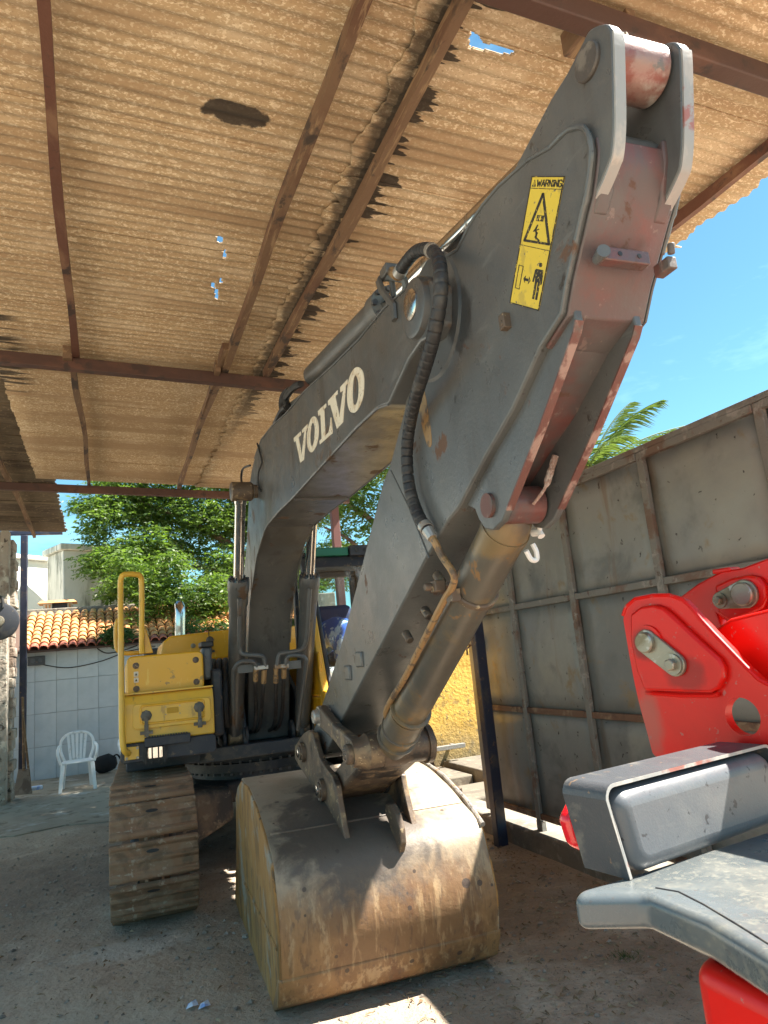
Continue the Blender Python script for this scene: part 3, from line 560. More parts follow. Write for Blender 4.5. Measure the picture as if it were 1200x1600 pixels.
for k in range(60):
    a = r.uniform(0, 6.3); q = r.uniform(0, .26)**1; b.add([(q*math.cos(a)-.07, q*math.sin(a)-.03, .01+r.uniform(0,.2)*(1-q*3)), (q*math.cos(a)+.07, q*math.sin(a)-.03, .02+r.uniform(0,.22)*(1-q*3)), (q*math.cos(a), q*math.sin(a)+.08, .03+r.uniform(0,.24)*(1-q*3))], [(0,1,2)])
o = b.build('plastic_heap', M['plastic_white'], smooth=False); o.location = (1.15, 12.7, .02); tag(o, 'heap of pale plastic sheeting on the floor behind the excavator', 'plastic')
# ---------------------------------------------------------------- vegetation
def leaves(name, clusters, n, size, mat, parent, seed, off, droop=.4, asp=.36):
    rg = np.random.default_rng(seed); C = np.array([c[:3] for c in clusters]); R = np.array([c[3] for c in clusters]); w = R**2.2; w /= w.sum()
    idx = rg.choice(len(C), n, p=w); d = rg.normal(size=(n, 3)); d /= np.linalg.norm(d, axis=1)[:, None]
    rad = rg.random(n)**.42
    # leaves hang in small sprays
    P = C[idx] + d*(R[idx]*rad)[:, None]*np.array([1, 1, .8])
    k = 7; m = n//k; A = P[:m]; dirs = rg.normal(size=(m, 3)); dirs[:, 2] = -np.abs(dirs[:, 2])*droop; dirs /= np.linalg.norm(dirs, axis=1)[:, None]
    t = np.arange(k)/k; side = np.cross(dirs, [0, 0, 1.]); side /= np.linalg.norm(side, axis=1)[:, None]+1e-9
    s = size*(.5+1.0*rg.random((m, 1))*(.7+.6*rg.random((m, k))))
    base = A[:, None, :] + dirs[:, None, :]*(t*size*3)[None, :, None]
    ld = dirs[:, None, :]*.6 + side[:, None, :]*np.where(np.arange(k) % 2, 1, -1)[None, :, None] + rg.normal(size=(m, k, 3))*.3; ld[..., 2] -= .25; ld /= np.linalg.norm(ld, axis=2)[..., None]
    nn = rg.normal(size=(m, k, 3))*.9 + np.array([0, 0, .8]); sd = np.cross(ld, nn); sd /= np.linalg.norm(sd, axis=2)[..., None]+1e-9
    tip = base + ld*s[..., None]; mid = base + ld*(s*.45)[..., None]; wd = sd*(s*asp*.5)[..., None]
    V = np.stack([base, mid+wd, tip, mid-wd], axis=2).reshape(-1, 3) - np.array(off)
    q = len(V)//4; me = D.meshes.new(name); me.vertices.add(len(V)); me.vertices.foreach_set('co', V.astype(np.float32).ravel())
    me.loops.add(q*4); me.loops.foreach_set('vertex_index', np.arange(q*4, dtype=np.int32)); me.polygons.add(q)
    me.polygons.foreach_set('loop_start', np.arange(0, q*4, 4, dtype=np.int32)); me.update(calc_edges=True)
    me.materials.append(mat); o = D.objects.new(name, me); COL.objects.link(o); o.parent = parent; return o
def tree(name, base, trunk, limbs, clusters, n, size, mat, label, seed):
    t = thing(name, base, label, 'tree')
    b = MB(); b.tube(fine(trunk, 5), [(.24-.14*i/(5*(len(trunk)-1))) for i in range(5*(len(trunk)-1)+1)], 12); b.build('trunk', M['bark'], t, off=base, ang=60)
    for l in limbs:
        b = MB(); f = fine(l[0], 5); b.tube(f, [l[1]*(1-.75*i/len(f)) for i in range(len(f))], 8); b.build('limb', M['bark'], t, off=base, ang=60)
    leaves('crown', clusters, n, size, mat, t, seed, base); return t
rg = random.Random(21)
def blob(n, cx, cy, cz, rx, ry, rz, r0, r1): 
    o = []
    while len(o) < n:
        a, b_, c = rg.uniform(-1,1), rg.uniform(-1,1), rg.uniform(-1,1)
        if a*a+b_*b_+c*c < 1: o.append((cx+a*rx, cy+b_*ry, cz+c*rz, rg.uniform(r0, r1)))
    return o
cl = [tuple(p)+(q,) for p, q in zip([(0.016,15.400,4.898),(0.601,15.800,5.121),(-0.177,15.200,3.798),(1.279,16.000,5.014),(1.925,15.600,4.918),(2.445,15.900,4.680),(0.958,15.500,4.211),(1.684,16.200,4.167),(0.438,15.300,4.056),(2.361,15.600,3.758),(0.597,15.000,3.216),(1.082,15.800,3.284),(0.296,14.900,3.412),(2.146,15.800,2.946),(1.663,15.200,2.649),(2.370,16.000,2.669),(1.151,15.200,2.617),(0.840,15.200,2.703),(0.113,14.800,3.155),(-0.418,15.600,5.085),(0.672,13.900,3.325),(0.885,13.800,2.941),(1.245,13.900,3.115),(1.520,13.800,2.845),(1.901,13.900,3.081),(2.067,13.900,2.700),(0.611,13.700,2.536),(1.611,13.700,2.408),(1.208,14.000,3.562),(0.345,14.200,3.688),(0.220,14.000,3.179),(3.135,16.000,4.991),(3.682,16.000,4.067),(4.252,16.000,3.441),(5.185,16.400,3.767),(4.044,15.800,2.253),(2.794,16.600,3.588),(-0.173,15.400,4.495),(0.217,15.800,5.551),(1.288,15.800,5.847),(2.556,15.800,5.857)], [.55,.65,.42,.7,.7,.65,.6,.5,.5,.6,.4,.45,.35,.5,.45,.5,.4,.35,.28,.3,.35,.4,.35,.4,.4,.4,.2,.3,.4,.35,.25,.8,.8,.7,.8,.6,.5,.35,.7,.8,.8])]
cl += blob(14, 5.4, 16.8, 6.4, 2.0, 1.4, 1.2, .5, .9)
tree('shade_tree', (4.3, 16.2, 0), [(4.3,16.2,0),(4.2,16.1,1.6),(3.8,16.1,3.2),(3.6,16.2,5),(3.4,16.3,7)], [([(4.1,16.1,2.6),(3.0,15.9,3.9),(1.8,15.7,4.7),(.6,15.6,5.2)], .12), ([(3.8,16.1,3.2),(2.6,15.8,3.6),(1.7,15.6,3.7),(1.1,15.4,3.5)], .08), ([(3.7,16.2,4.2),(4.9,16.3,5.4),(5.8,16.2,6.2)], .13), ([(3.6,16.2,4.8),(2.2,16.4,6.1),(1.2,16.2,6.9)], .1)],
     cl, 190000, .085, M['leaf'], 'leafy green tree behind the tile roof seen left of the boom', 4)
cl2 = blob(24, 3.0, 9.9, 5.9, 2.0, 1.5, .8, .4, .7) + blob(14, 2.7, 8.95, 5.8, 1.7, .6, .5, .35, .6) + blob(14, 2.9, 11.9, 6.0, 1.7, .7, .8, .4, .65) + blob(34, 4.9, 10.7, 6.3, 2.9, 1.5, 1.1, .4, .75) + [tuple(p)+(q,) for p, q in zip([(4.073,11.200,3.920),(4.390,11.200,4.146),(3.948,11.600,3.663),(4.555,11.300,3.591),(4.292,11.200,4.377),(3.801,11.400,4.082),(4.754,11.600,3.176),(5.128,11.400,3.951)], [.4,.4,.3,.35,.45,.35,.3,.4])]  # unseen leaf clusters above the roof added to shade floor and tiled wall
tree('shade_tree', (6.2, 11.6, 0), [(6.2,11.6,0),(6.1,11.6,1.5),(5.8,11.5,3.0),(5.5,11.4,5)], [([(6.0,11.6,2.4),(5.0,11.6,3.1),(4.2,11.5,3.25),(3.4,11.4,3.2)], .13), ([(5.0,11.6,3.1),(4.5,11.4,3.7),(3.9,11.3,4.1)], .09), ([(5.8,11.5,3.2),(6.6,11.4,4.6),(7.0,11.3,5.8)], .12), ([(4.2,11.5,3.25),(3.9,11.4,3.5),(3.5,11.4,3.7)], .05)],
     cl2, 105000, .09, M['leaf'], 'tree with crooked brown limbs behind the cab, right of the boom', 8)
# shrubs on the tile roof edge
for i, (p, q, lb) in enumerate(zip([(0.162,13.050,2.264),(1.428,13.150,2.209),(1.908,13.200,2.177)], (.2,.34,.28), ('dark weedy shrub growing at the tile roof edge behind the handrail', 'dense green shrub on the tile roof left of the exhaust pipe', 'low green shrub on the tile roof right of the exhaust pipe'))):
    base = (p[0], p[1], p[2]-q); t = thing('shrub', base, lb, 'shrub', group='shrubs on the tile roof')
    b = MB()
    for k in range(5): a = k*1.25; b.tube([base, (p[0]+math.cos(a)*q*.4, p[1]+math.sin(a)*q*.4, p[2]+q*.2)], [.012,.005], 6)
    b.build('stem', M['bark'], t, off=base); leaves('foliage', [(p[0],p[1],p[2],q), (p[0]+q*.4,p[1],p[2]-q*.4,q*.6), (p[0]-q*.4,p[1],p[2]-q*.45,q*.55)], 2400, .07, M['leaf_dark'], t, 30+i, base)
# palm beyond the gate
pb = (8.35, 10.2, 0); pt = thing('palm_tree', pb, 'coconut palm whose fronds show above the metal gate', 'palm')
b = MB(); b.tube(fine([(0,0,0),(-.1,0,1.4),(-.15,0,3.0),(-.1,0,4.5)], 6), [.17-.05*i/18 for i in range(19)], 12); b.build('trunk', M['bark'], pt)
def frond(dx, dy, dz, ln, droop, seed):
    r = random.Random(seed); b = MB(); n = 22; pts = []
    for i in range(n+1): t = i/n; pts.append(Vector((-.1+dx*ln*t, dy*ln*t, 4.45+dz*ln*t - droop*ln*t*t)))
    b.tube(pts, [.022*(1-.85*i/n) for i in range(n+1)], 6)
    for i in range(2, n+1):
        t = i/n; d = (pts[i]-pts[i-1]).normalized(); s = d.cross(Vector((0,0,1))).normalized(); L_ = (.5 if t > .3 else .3+t*.6)*(1-.55*max(0, t-.6)/.4)
        for sg in (-1, 1):
            for q in (0, .5):
                a = pts[i-1].lerp(pts[i], q); e = a + (s*sg*.55 + d*.75 + Vector((0,0,-.55+r.uniform(-.2,.2)))).normalized()*L_*r.uniform(.85,1.1); m_ = a.lerp(e, .4)+Vector((0,0,.03)); w = d*.008
                b.add([a-w*.5, m_-w, e, m_+w, a+w*.5], [(0,1,2),(0,2,3),(0,3,4)])
    return b.build('frond', M['frond'], pt, smooth=False)
for k, a in enumerate(((.95,-.25,.55,2.5,.24),(.62,.0,.98,2.0,.30),(.5,-.5,.9,2.0,.4),(-.35,-.5,.8,2.1,.4),(-.8,.2,.6,1.8,.55),(.3,.9,.6,1.8,.5),(-.2,-.9,.55,1.8,.5),(.8,-.6,.2,1.7,.45),(-.6,.6,.9,1.7,.5),(-.7,-.5,.5,1.7,.5),(.6,.65,.3,1.7,.5))): frond(*a, k)
# ================================================================ excavator
YAW = math.radians(-1.5); UC, VC = 1.12, 6.9
OFF = (UC, VC, 0)
ex = thing('excavator', (UC*math.cos(YAW)-VC*math.sin(YAW), UC*math.sin(YAW)+VC*math.cos(YAW), 0), 'yellow and grey crawler excavator with its long arm reaching to the camera', 'excavator', YAW)
def rotf(deg):
    c, s = math.cos(math.radians(deg)), math.sin(math.radians(deg))
    return lambda p: (p[0]*c-p[1]*s, p[0]*s+p[1]*c, p[2])
KX = rotf(-2.0)          # bucket hangs slightly askew
TX = rotf(-1.0)          # tracks
def part(b, name, mat, parent=None, bevel=0, xf=None, label=None, **k):
    o = b.build(name, M[mat] if isinstance(mat, str) else mat, parent or ex, bevel=bevel, off=OFF, xf=xf, **k)
    if label: o['label'] = label
    return o

def off_poly(pts, d):
    out = []
    for i, p in enumerate(pts):
        a = Vector(pts[max(0, i-1)]); c = Vector(pts[min(len(pts)-1, i+1)]); t = (c-a).normalized(); n = Vector((t.y, -t.x)); out.append((p[0]+n.x*d, p[1]+n.y*d))
    return out
# ---------------------------------------------------------------- arm
AL, AR = .995, 1.245
arm_o = [(1.256,2.675),(1.187,2.666),(1.140,2.637),(1.124,2.614),(1.118,2.589),(1.118,2.557),(1.127,2.531),(1.156,2.474),(1.179,2.447),(1.221,2.392),(1.271,2.327),(1.311,2.261),(1.412,2.224),(1.585,2.117),(1.754,2.041),(1.980,1.928),(2.058,1.907),(2.280,1.809),(2.786,1.553),(3.476,1.213),(3.743,1.073),(3.897,0.994),(4.066,0.947),(4.216,0.949),(4.250,0.996),(4.124,1.106),(3.908,1.243),(3.840,1.286),(3.365,1.605),(2.877,1.989),(2.620,2.191),(2.533,2.231),(2.327,2.390),(2.230,2.554),(2.176,2.757),(2.073,2.796),(1.889,2.753),(1.775,2.718),(1.678,2.744),(1.593,2.750),(1.498,2.744),(1.352,2.713)]
b = MB(); b.prism(arm_o, AL, AR, 'u'); arm = part(b, 'arm', 'arm_grey', bevel=.008, seg=3)
# weld beads following the side plate
for uu in (AL, AR):
    b = MB(); b.tube([(uu, p[0], p[1]) for p in fine([(0, q[0], q[1]) for q in arm_o[0:10]], 3) and [(q.y, q.z) for q in fine([(0, q[0], q[1]) for q in arm_o[0:10]], 3)]], [.0065+.002*random.random() for _ in range(28)], 8); b.tube([(uu, p[0], p[1]) for p in arm_o[9:13]], .005, 6); b.tube([(uu, p[0], p[1]) for p in [arm_o[-6]]+arm_o[-5:]+arm_o[:1]], .006, 6); part(b, 'weld_bead', 'arm_grey', arm)
ck = [(1.028,2.809),(1.053,2.829),(1.081,2.842),(1.113,2.833),(1.172,2.815),(1.247,2.806),(1.451,2.752),(1.576,2.772),(1.658,2.771),(1.681,2.683),(1.506,2.534),(1.263,2.404),(1.200,2.430),(1.163,2.460),(1.122,2.483),(1.089,2.506),(1.074,2.522),(1.053,2.580),(1.028,2.693),(1.014,2.767),(1.017,2.790)]
_c = [(q.x, q.y) for q in fine([(p[0], p[1], 0) for p in ck[13:] + ck[:5]], 4)]; ck0 = ck; ck = _c + ck[5:13]; NF = len(_c)
for u0, u1 in ((1.010, 1.042), (1.198, 1.230)):
    b = MB(); b.prism(ck, u0, u1, 'u'); part(b, 'clevis_plate', 'arm_grey', arm, bevel=.005)
pin = [(1.096,2.773)][0]
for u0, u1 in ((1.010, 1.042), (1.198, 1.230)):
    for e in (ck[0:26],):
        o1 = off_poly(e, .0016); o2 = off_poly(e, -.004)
        b = MB(); b.prism(o1 + o2[::-1], u0+.002, u1-.002, 'u'); part(b, 'worn_lit_edge', 'edge_lit', arm, label='clevis edge with its sunlit brightness painted on')  # bright strip paints sunlight onto the front edges of the clevis plates
b = MB(); b.turn((1.0,pin[0],pin[1]),(1.24,pin[0],pin[1]),[(0,.040),(.004,.043),(.236,.043),(.24,.04)], 28); part(b, 'clevis_pin', 'worn_pin', arm)
# saddle plate closing the clevis and red-worn front plate
fr_ = [p for p in arm_o[4:13]]
f0 = off_poly(fr_, .0); f1 = off_poly(fr_, .012)
if f1[3][0] > f0[3][0]: f1 = off_poly(fr_, -.012)
b = MB(); b.prism(f0 + f1[::-1], AL+.012, AR-.012, 'u'); fp = part(b, 'front_plate', 'red_grey', arm, bevel=.004, label='front plate worn back to red primer')
for (u0, u1) in ((AL+.02, AL+.06), (AR-.06, AR-.02)):
    b = MB(); b.prism([(fr_[0][0]-.02, fr_[0][1]+.02), (fr_[1][0]-.014, fr_[1][1]), (fr_[3][0]-.022, fr_[3][1]), (fr_[4][0]-.010, fr_[4][1]-.01), (fr_[4][0]+.03, fr_[4][1]), (fr_[0][0]+.05, fr_[0][1])], u0, u1, 'u'); part(b, 'clevis_rib', 'red_grey', arm, bevel=.006)
fr2 = arm_o[12:16]; g1 = off_poly(fr2, .012)
if g1[2][0] > fr2[2][0]: g1 = off_poly(fr2, -.012)
b = MB(); b.prism(fr2 + g1[::-1], 1.0442, 1.1958, 'u'); part(b, 'channel_floor', 'red_grey', arm, label='channel floor between the cylinder plates, worn to red primer')
# stop bar with two holes, small nipple bracket
q = [(1.190,2.353),(1.187,2.318),(1.042,2.226)]; c0 = q[0]
b = MB(); b.box(1.035, 1.165, c0[0]-.012, c0[0]+.02, c0[1]-.022, c0[1]+.012); sb = part(b, 'stop_bar', 'red_grey', arm, bevel=.003)
b = MB()
for u in (1.08, 1.135): b.cyl((u, c0[0]-.0135, c0[1]-.004), (u, c0[0]-.005, c0[1]-.004), .006, 10)
part(b, 'bolt_hole', 'black_rubber', sb)
b = MB(); b.cyl((1.032,c0[0]-.016,c0[1]-.004),(1.045,c0[0]+.02,c0[1]-.004),.016,12); part(b, 'weld_nut', 'arm_grey', arm)
b = MB(); b.box(1.20,1.226,c0[0]-.03,c0[0]+.02,c0[1]-.035,c0[1]-.005); b.cyl((1.213,c0[0]-.03,c0[1]-.0),(1.213,c0[0]-.035,c0[1]+.025),.009,10); part(b, 'nipple_bracket', 'red_edge', arm, bevel=.003)
# cylinder cradle plates
cr = [(1.355,2.306),(1.298,2.303),(1.295,2.238),(1.312,2.214),(1.515,2.035),(1.728,1.867),(1.761,1.841),(1.820,1.826),(1.869,1.841),(1.898,1.875),(1.915,1.911),(1.963,1.935),(2.107,1.945),(1.648,2.199),(1.456,2.283)]
for u0, u1 in ((1.022, 1.044), (1.196, 1.218)):
    b = MB(); b.prism(cr, u0, u1, 'u'); part(b, 'cradle_plate', 'arm_grey', arm, bevel=.004)
    b = MB(); e = off_poly(cr[2:6], .0015); e2 = off_poly(cr[2:6], -.004)
    b.prism(e + e2[::-1], u0-.001, u1+.001, 'u'); part(b, 'worn_lit_edge', 'red_edge', arm, label='plate edge worn to red primer')
bp = [(1.820,1.902)][0]
b = MB(); b.turn((1.012,bp[0],bp[1]),(1.228,bp[0],bp[1]),[(0,.030),(.003,.033),(.213,.033),(.216,.03)], 24); part(b, 'cylinder_pin', 'arm_grey', arm)
b = MB(); b.turn((1.010,bp[0],bp[1]),(1.02,bp[0],bp[1]),[(0,.0325),(.0,.037),(.012,.037)], 24); part(b, 'pin_ring', 'red_edge', arm)
# pivot reinforcement disc, small bosses
pv_ = [(1.979,2.617)][0]
b = MB(); b.turn((AL-.007,pv_[0]+.02,pv_[1]-.02),(AL+.02,pv_[0]+.02,pv_[1]-.02),[(0,.205),(.007,.215),(.02,.215)], 40); part(b, 'pivot_disc', 'arm_grey', arm)
for (x_, y_) in [(1.546,2.356)]: 
    b = MB(); b.box(AL-.022, AL+.01, x_-.014, x_+.014, y_-.022, y_+.022); b.cyl((AL-.024,x_,y_-.006),(AL,x_,y_-.006),.009,10); part(b, 'hose_clip_boss', 'worn_brown', arm, bevel=.004)
for (x_, y_) in [(3.129,1.482),(3.329,1.423)]:
    b = MB(); b.box(AL-.012, AL+.01, x_-.045, x_+.045, y_-.035, y_+.035); part(b, 'wear_pad', 'arm_grey', arm, bevel=.008)
for (x_, y_) in [(2.159,2.335)]:
    b = MB(); b.prism(fine2([(x_-.045,y_-.13),(x_-.005,y_-.14),(x_+.03,y_-.02),(x_+.035,y_+.10),(x_,y_+.12),(x_-.03,y_+.05)], 4), AL-.0015, AL+.002, 'u'); part(b, 'rust_patch', 'pipe_rust', arm, label='elongated rust patch rubbed by the hose')
b = MB(); wq_ = [(2.524,2.207),(2.373,2.017),(2.239,1.810)]; b.tube([(AL-.0005, p[0], p[1]) for p in wq_], .0035, 6); part(b, 'weld_bead', 'arm_grey', arm)
# warning sticker
dc = [(1.344,2.658),(1.219,2.566),(1.398,2.314),(1.522,2.402)]
def dq(s, t):
    a = [dc[0][i]*(1-s)+dc[1][i]*s for i in (0, 1)]; c = [dc[3][i]*(1-s)+dc[2][i]*s for i in (0, 1)]
    return (a[0]*(1-t)+c[0]*t, a[1]*(1-t)+c[1]*t)
b = MB(); b.prism([dq(.0,.0), dq(1,0), dq(1,1), dq(0,1)], .9935, .9955, 'u'); stk = part(b, 'warning_sticker', 'sticker_yellow', arm, label='yellow warning sticker with black triangle and figure', smooth=False)
def flat(polys, name, mat='sticker_black', u=.9925):
    b = MB()
    for p in polys: b.prism([dq(*q) for q in p], u, .9937, 'u')
    return part(b, name, mat, stk, smooth=False)
def stroke(pts, w, asp=.27):
    """thick polyline in sticker units; asp = width/height of the sticker"""
    out = []
    for (a, c) in zip(pts, pts[1:]):
        dx, dy = (c[0]-a[0])*asp, c[1]-a[1]; l = math.hypot(dx, dy) or 1; nx_, ny_ = -dy/l*w/asp, dx/l*w
        ex_, ey_ = dx/l*w*.6/asp, dy/l*w*.6
        out.append([(a[0]-ex_+nx_, a[1]-ey_+ny_), (c[0]+ex_+nx_, c[1]+ey_+ny_), (c[0]+ex_-nx_, c[1]+ey_-ny_), (a[0]-ex_-nx_, a[1]-ey_-ny_)])
    return out
flat(stroke([(.006,.0),(.994,.0)],.0035)+stroke([(.994,.0),(.994,1)],.0035)+stroke([(.994,1),(.006,1)],.0045)+stroke([(.006,1),(.006,0)],.0035), 'sticker_border')
flat(stroke([(.0,.085),(1,.09)],.0022)+stroke([(.0,.525),(1,.54)],.0022), 'sticker_rule')
GL = {'W': [[(0,0),(.25,1),(.5,.25),(.75,1),(1,0)]], 'A': [[(0,1),(.5,0),(1,1)],[(.2,.66),(.8,.66)]], 'R': [[(0,1),(0,0),(.7,0),(.95,.14),(.95,.36),(.7,.5),(0,.5)],[(.5,.5),(1,1)]], 'N': [[(0,1),(0,0),(1,1),(1,0)]], 'I': [[(.5,0),(.5,1)]], 'G': [[(1,.2),(.75,0),(.25,0),(0,.25),(0,.75),(.25,1),(.75,1),(1,.8),(1,.55),(.6,.55)]]}
x0 = .215
for ch, wd in zip('WARNING', (.125,.09,.085,.085,.03,.085,.09)):
    flat([s_ for st in GL[ch] for s_ in stroke([(x0+p[0]*wd, .024+p[1]*.047) for p in st], .0038)], 'letter'); x0 += wd+.026
flat([[(.055,.073),(.185,.073),(.12,.022)]], 'alert_triangle'); flat(stroke([(.12,.036),(.12,.056)],.003)+[[(.113,.062),(.127,.062),(.127,.068),(.113,.068)]], 'alert_mark', 'sticker_yellow', .9918)
flat(stroke([(.46,.125),(.13,.487),(.93,.492),(.46,.125)],.0095), 'hazard_triangle')
flat([[(.40,.285),(.62,.285),(.62,.33),(.40,.33)]], 'load_block'); flat([[(.50,.29),(.54,.29),(.54,.308),(.57,.308),(.52,.325),(.47,.308),(.50,.308)]], 'load_arrow', 'sticker_yellow', .9918)
flat([ell((.46,.365),.03,.008,10)]+stroke([(.45,.375),(.42,.405),(.50,.42),(.47,.452),(.60,.475)],.006)+stroke([(.45,.38),(.38,.41)],.004)+stroke([(.46,.40),(.53,.39)],.004)+stroke([(.47,.42),(.50,.465)],.005), 'struck_figure')
flat(stroke([(.10,.685),(.245,.69),(.245,.875),(.10,.87),(.10,.685)],.0025), 'boom_bar')
flat([[(.33,.785),(.39,.757),(.39,.777),(.51,.779),(.51,.76),(.57,.79),(.51,.82),(.51,.80),(.39,.798),(.39,.815)]], 'distance_arrow')
flat([ell((.80,.655),.05,.017,12), [(.68,.69),(.90,.69),(.88,.79),(.72,.79)]] + stroke([(.68,.70),(.66,.79)],.006)+stroke([(.90,.70),(.925,.80)],.006)+stroke([(.755,.79),(.765,.92)],.0085)+stroke([(.85,.79),(.865,.92)],.0085), 'standing_figure')
# ---------------------------------------------------------------- arm cylinder on top of the boom
gp = [(2.679,3.022)][0]
ad = Vector((0, gp[0]-pin[0], gp[1]-pin[1])).normalized(); P0 = Vector((UC, pin[0], pin[1])); LG = (Vector((UC, gp[0], gp[1]))-P0).length
ac = thing('arm_cylinder', (0,0,0), None, None); ac.parent = ex
b = MB(); b.turn((1.05,pin[0],pin[1]),(1.19,pin[0],pin[1]),[(0,.062),(.006,.067),(.134,.067),(.14,.062)], 32); part(b, 'rod_eye', 'eye_worn', ac)
b = MB(); b.cyl((1.12,pin[0]-.005,pin[1]+.07),(1.12,pin[0]-.005,pin[1]+.09),.008,8); b.cyl((1.12,pin[0]-.005,pin[1]+.088),(1.12,pin[0]-.005,pin[1]+.096),.011,8); part(b, 'grease_nipple', 'bare_steel', ac)
b = MB(); b.cyl(P0+ad*.05, P0+ad*(LG+.1), .036, 20); part(b, 'rod', 'chrome', ac)
b = MB(); b.turn(P0+ad*LG, P0+ad*(LG+2), [(0,.06),(.0,.082),(.10,.082),(.10,.07),(1.32,.07),(1.34,.05)], 28); part(b, 'barrel', 'boom_grey', ac)
b = MB(); side = ad.cross(Vector((1,0,0))).normalized()
for a in range(8):
    w = (Vector((1,0,0))*math.cos(a*math.pi/4)+side*math.sin(a*math.pi/4))*.068; b.cyl(P0+ad*(LG-.018)+w, P0+ad*(LG+.01)+w, .013, 8)
part(b, 'gland_bolt', 'dark_frame', ac)
# ---------------------------------------------------------------- boom
BL, BR = .9325, 1.283
boom_raw = [(1.829,2.622),(1.865,2.658),(1.921,2.692),(2.055,2.734),(2.274,2.774),(2.595,2.796),(2.972,2.848),(3.535,2.940),(4.004,2.984),(4.452,3.056),(4.862,3.091),(5.174,3.043),(5.406,2.949),(5.567,2.762),(5.763,2.482),(6.090,2.149),(6.544,1.736),(7.007,1.275),(7.207,0.969),(6.910,0.814),(6.202,0.883),(6.099,1.188),(5.939,1.660),(5.725,2.001),(5.319,2.295),(4.933,2.429),(4.813,2.448),(4.400,2.456),(3.986,2.446),(3.020,2.449),(2.692,2.448),(2.452,2.437),(2.388,2.423),(2.327,2.408),(2.103,2.486),(1.988,2.499),(1.912,2.481),(1.859,2.504)]
_s = [(q.x, q.y) for q in fine([(p[0], p[1], 0) for p in boom_raw[21:28]], 4)]; _t = [(q.x, q.y) for q in fine([(p[0], p[1], 0) for p in boom_raw[7:15]], 3)]
boom_o = boom_raw[:7] + _t + boom_raw[15:21] + _s + boom_raw[28:]
b = MB(); b.prism(boom_o, BL, BR, 'u'); boom = part(b, 'boom', 'boom_grey', bevel=.01, seg=3)
for uu in (BL, BR):
    b = MB(); b.tube([(uu, p[0], p[1]) for p in boom_raw[22:34]], .005, 6); b.tube([(uu, p[0], p[1]) for p in boom_raw[3:12]], .005, 6); part(b, 'weld_bead', 'boom_grey', boom)
wl = [(3.986,2.446)][0]
b = MB(); b.box(BL+.01, BR-.01, wl[0]-.006, wl[0]+.006, wl[1]-.016, wl[1]-.001); part(b, 'cross_weld', 'boom_grey', boom)
for s_, uo in ((-1, BL), (1, BR)):
    b = MB(); b.turn((uo+s_*.024,pv_[0],pv_[1]),(uo-s_*.04,pv_[0],pv_[1]),[(0,.085),(.005,.098),(.02,.104),(.06,.104)], 36); bs_ = part(b, 'pivot_boss', 'boom_grey', boom)
    b = MB(); b.turn((uo+s_*.034,pv_[0],pv_[1]+.012),(uo,pv_[0],pv_[1]+.012),[(0,.042),(.006,.052),(.034,.052)], 28); part(b, 'pivot_pin', 'chrome', boom)
# lettering on the side plate
LT = [
 ([(3.857,2.774),(3.681,2.757),(3.681,2.736),(3.735,2.740),(3.694,2.629),(3.595,2.731),(3.646,2.736),(3.646,2.754),(3.521,2.744),(3.522,2.725),(3.553,2.725),(3.654,2.583),(3.739,2.591),(3.811,2.743),(3.852,2.748)], None),
 ([(3.383,2.739),(3.329,2.709),(3.304,2.665),(3.312,2.626),(3.347,2.590),(3.407,2.570),(3.476,2.572),(3.531,2.600),(3.556,2.639),(3.549,2.682),(3.514,2.720),(3.449,2.744)], [(3.405,2.712),(3.383,2.693),(3.379,2.665),(3.395,2.636),(3.417,2.612),(3.445,2.601),(3.465,2.603),(3.482,2.619),(3.486,2.648),(3.476,2.676),(3.453,2.704),(3.427,2.715)]),
 ([(3.296,2.736),(3.141,2.719),(3.142,2.701),(3.181,2.703),(3.195,2.571),(3.136,2.569),(3.102,2.592),(3.082,2.625),(3.068,2.620),(3.067,2.554),(3.075,2.543),(3.305,2.562),(3.309,2.581),(3.264,2.579),(3.253,2.704),(3.295,2.708)], None),
 ([(3.104,2.718),(2.938,2.707),(2.939,2.689),(2.977,2.690),(2.940,2.580),(2.854,2.673),(2.895,2.679),(2.894,2.704),(2.781,2.696),(2.781,2.676),(2.812,2.677),(2.896,2.536),(2.995,2.539),(3.070,2.687),(3.103,2.694)], None),
 ([(2.625,2.686),(2.583,2.657),(2.566,2.622),(2.574,2.579),(2.598,2.543),(2.643,2.522),(2.701,2.516),(2.744,2.527),(2.785,2.551),(2.805,2.590),(2.801,2.633),(2.775,2.675),(2.726,2.699),(2.672,2.701)], [(2.665,2.666),(2.647,2.648),(2.638,2.619),(2.644,2.590),(2.659,2.563),(2.686,2.547),(2.712,2.550),(2.728,2.564),(2.730,2.591),(2.722,2.624),(2.705,2.654),(2.685,2.668)])]
for o_, i_ in LT:
    b = MB()
    if i_ is None: b.prism(o_, .9303, .934, 'u')
    else:
        oo, ii = fine2(o_, 4), fine2(i_, 4); n = 48
        def res(p, n):
            c = (sum(q[0] for q in p)/len(p), sum(q[1] for q in p)/len(p)); out = []
            for k in range(n):
                t = k/n*len(p); i = int(t); f = t-i; a, d = p[i % len(p)], p[(i+1) % len(p)]; out.append((a[0]*(1-f)+d[0]*f, a[1]*(1-f)+d[1]*f))
            return out
        oo, ii = res(oo, n), res(ii, n); vs = [(.9303, *p) for p in oo]+[(.9303, *p) for p in ii]+[(.934, *p) for p in oo]+[(.934, *p) for p in ii]; fs = []
        for k in range(n):
            j = (k+1) % n; fs += [(k, j, n+j, n+k), (k, 2*n+k, 2*n+j, j), (n+k, n+j, 3*n+j, 3*n+k)]
        b.add(vs, fs)
    part(b, 'letter', 'letter_cream', boom, smooth=False)
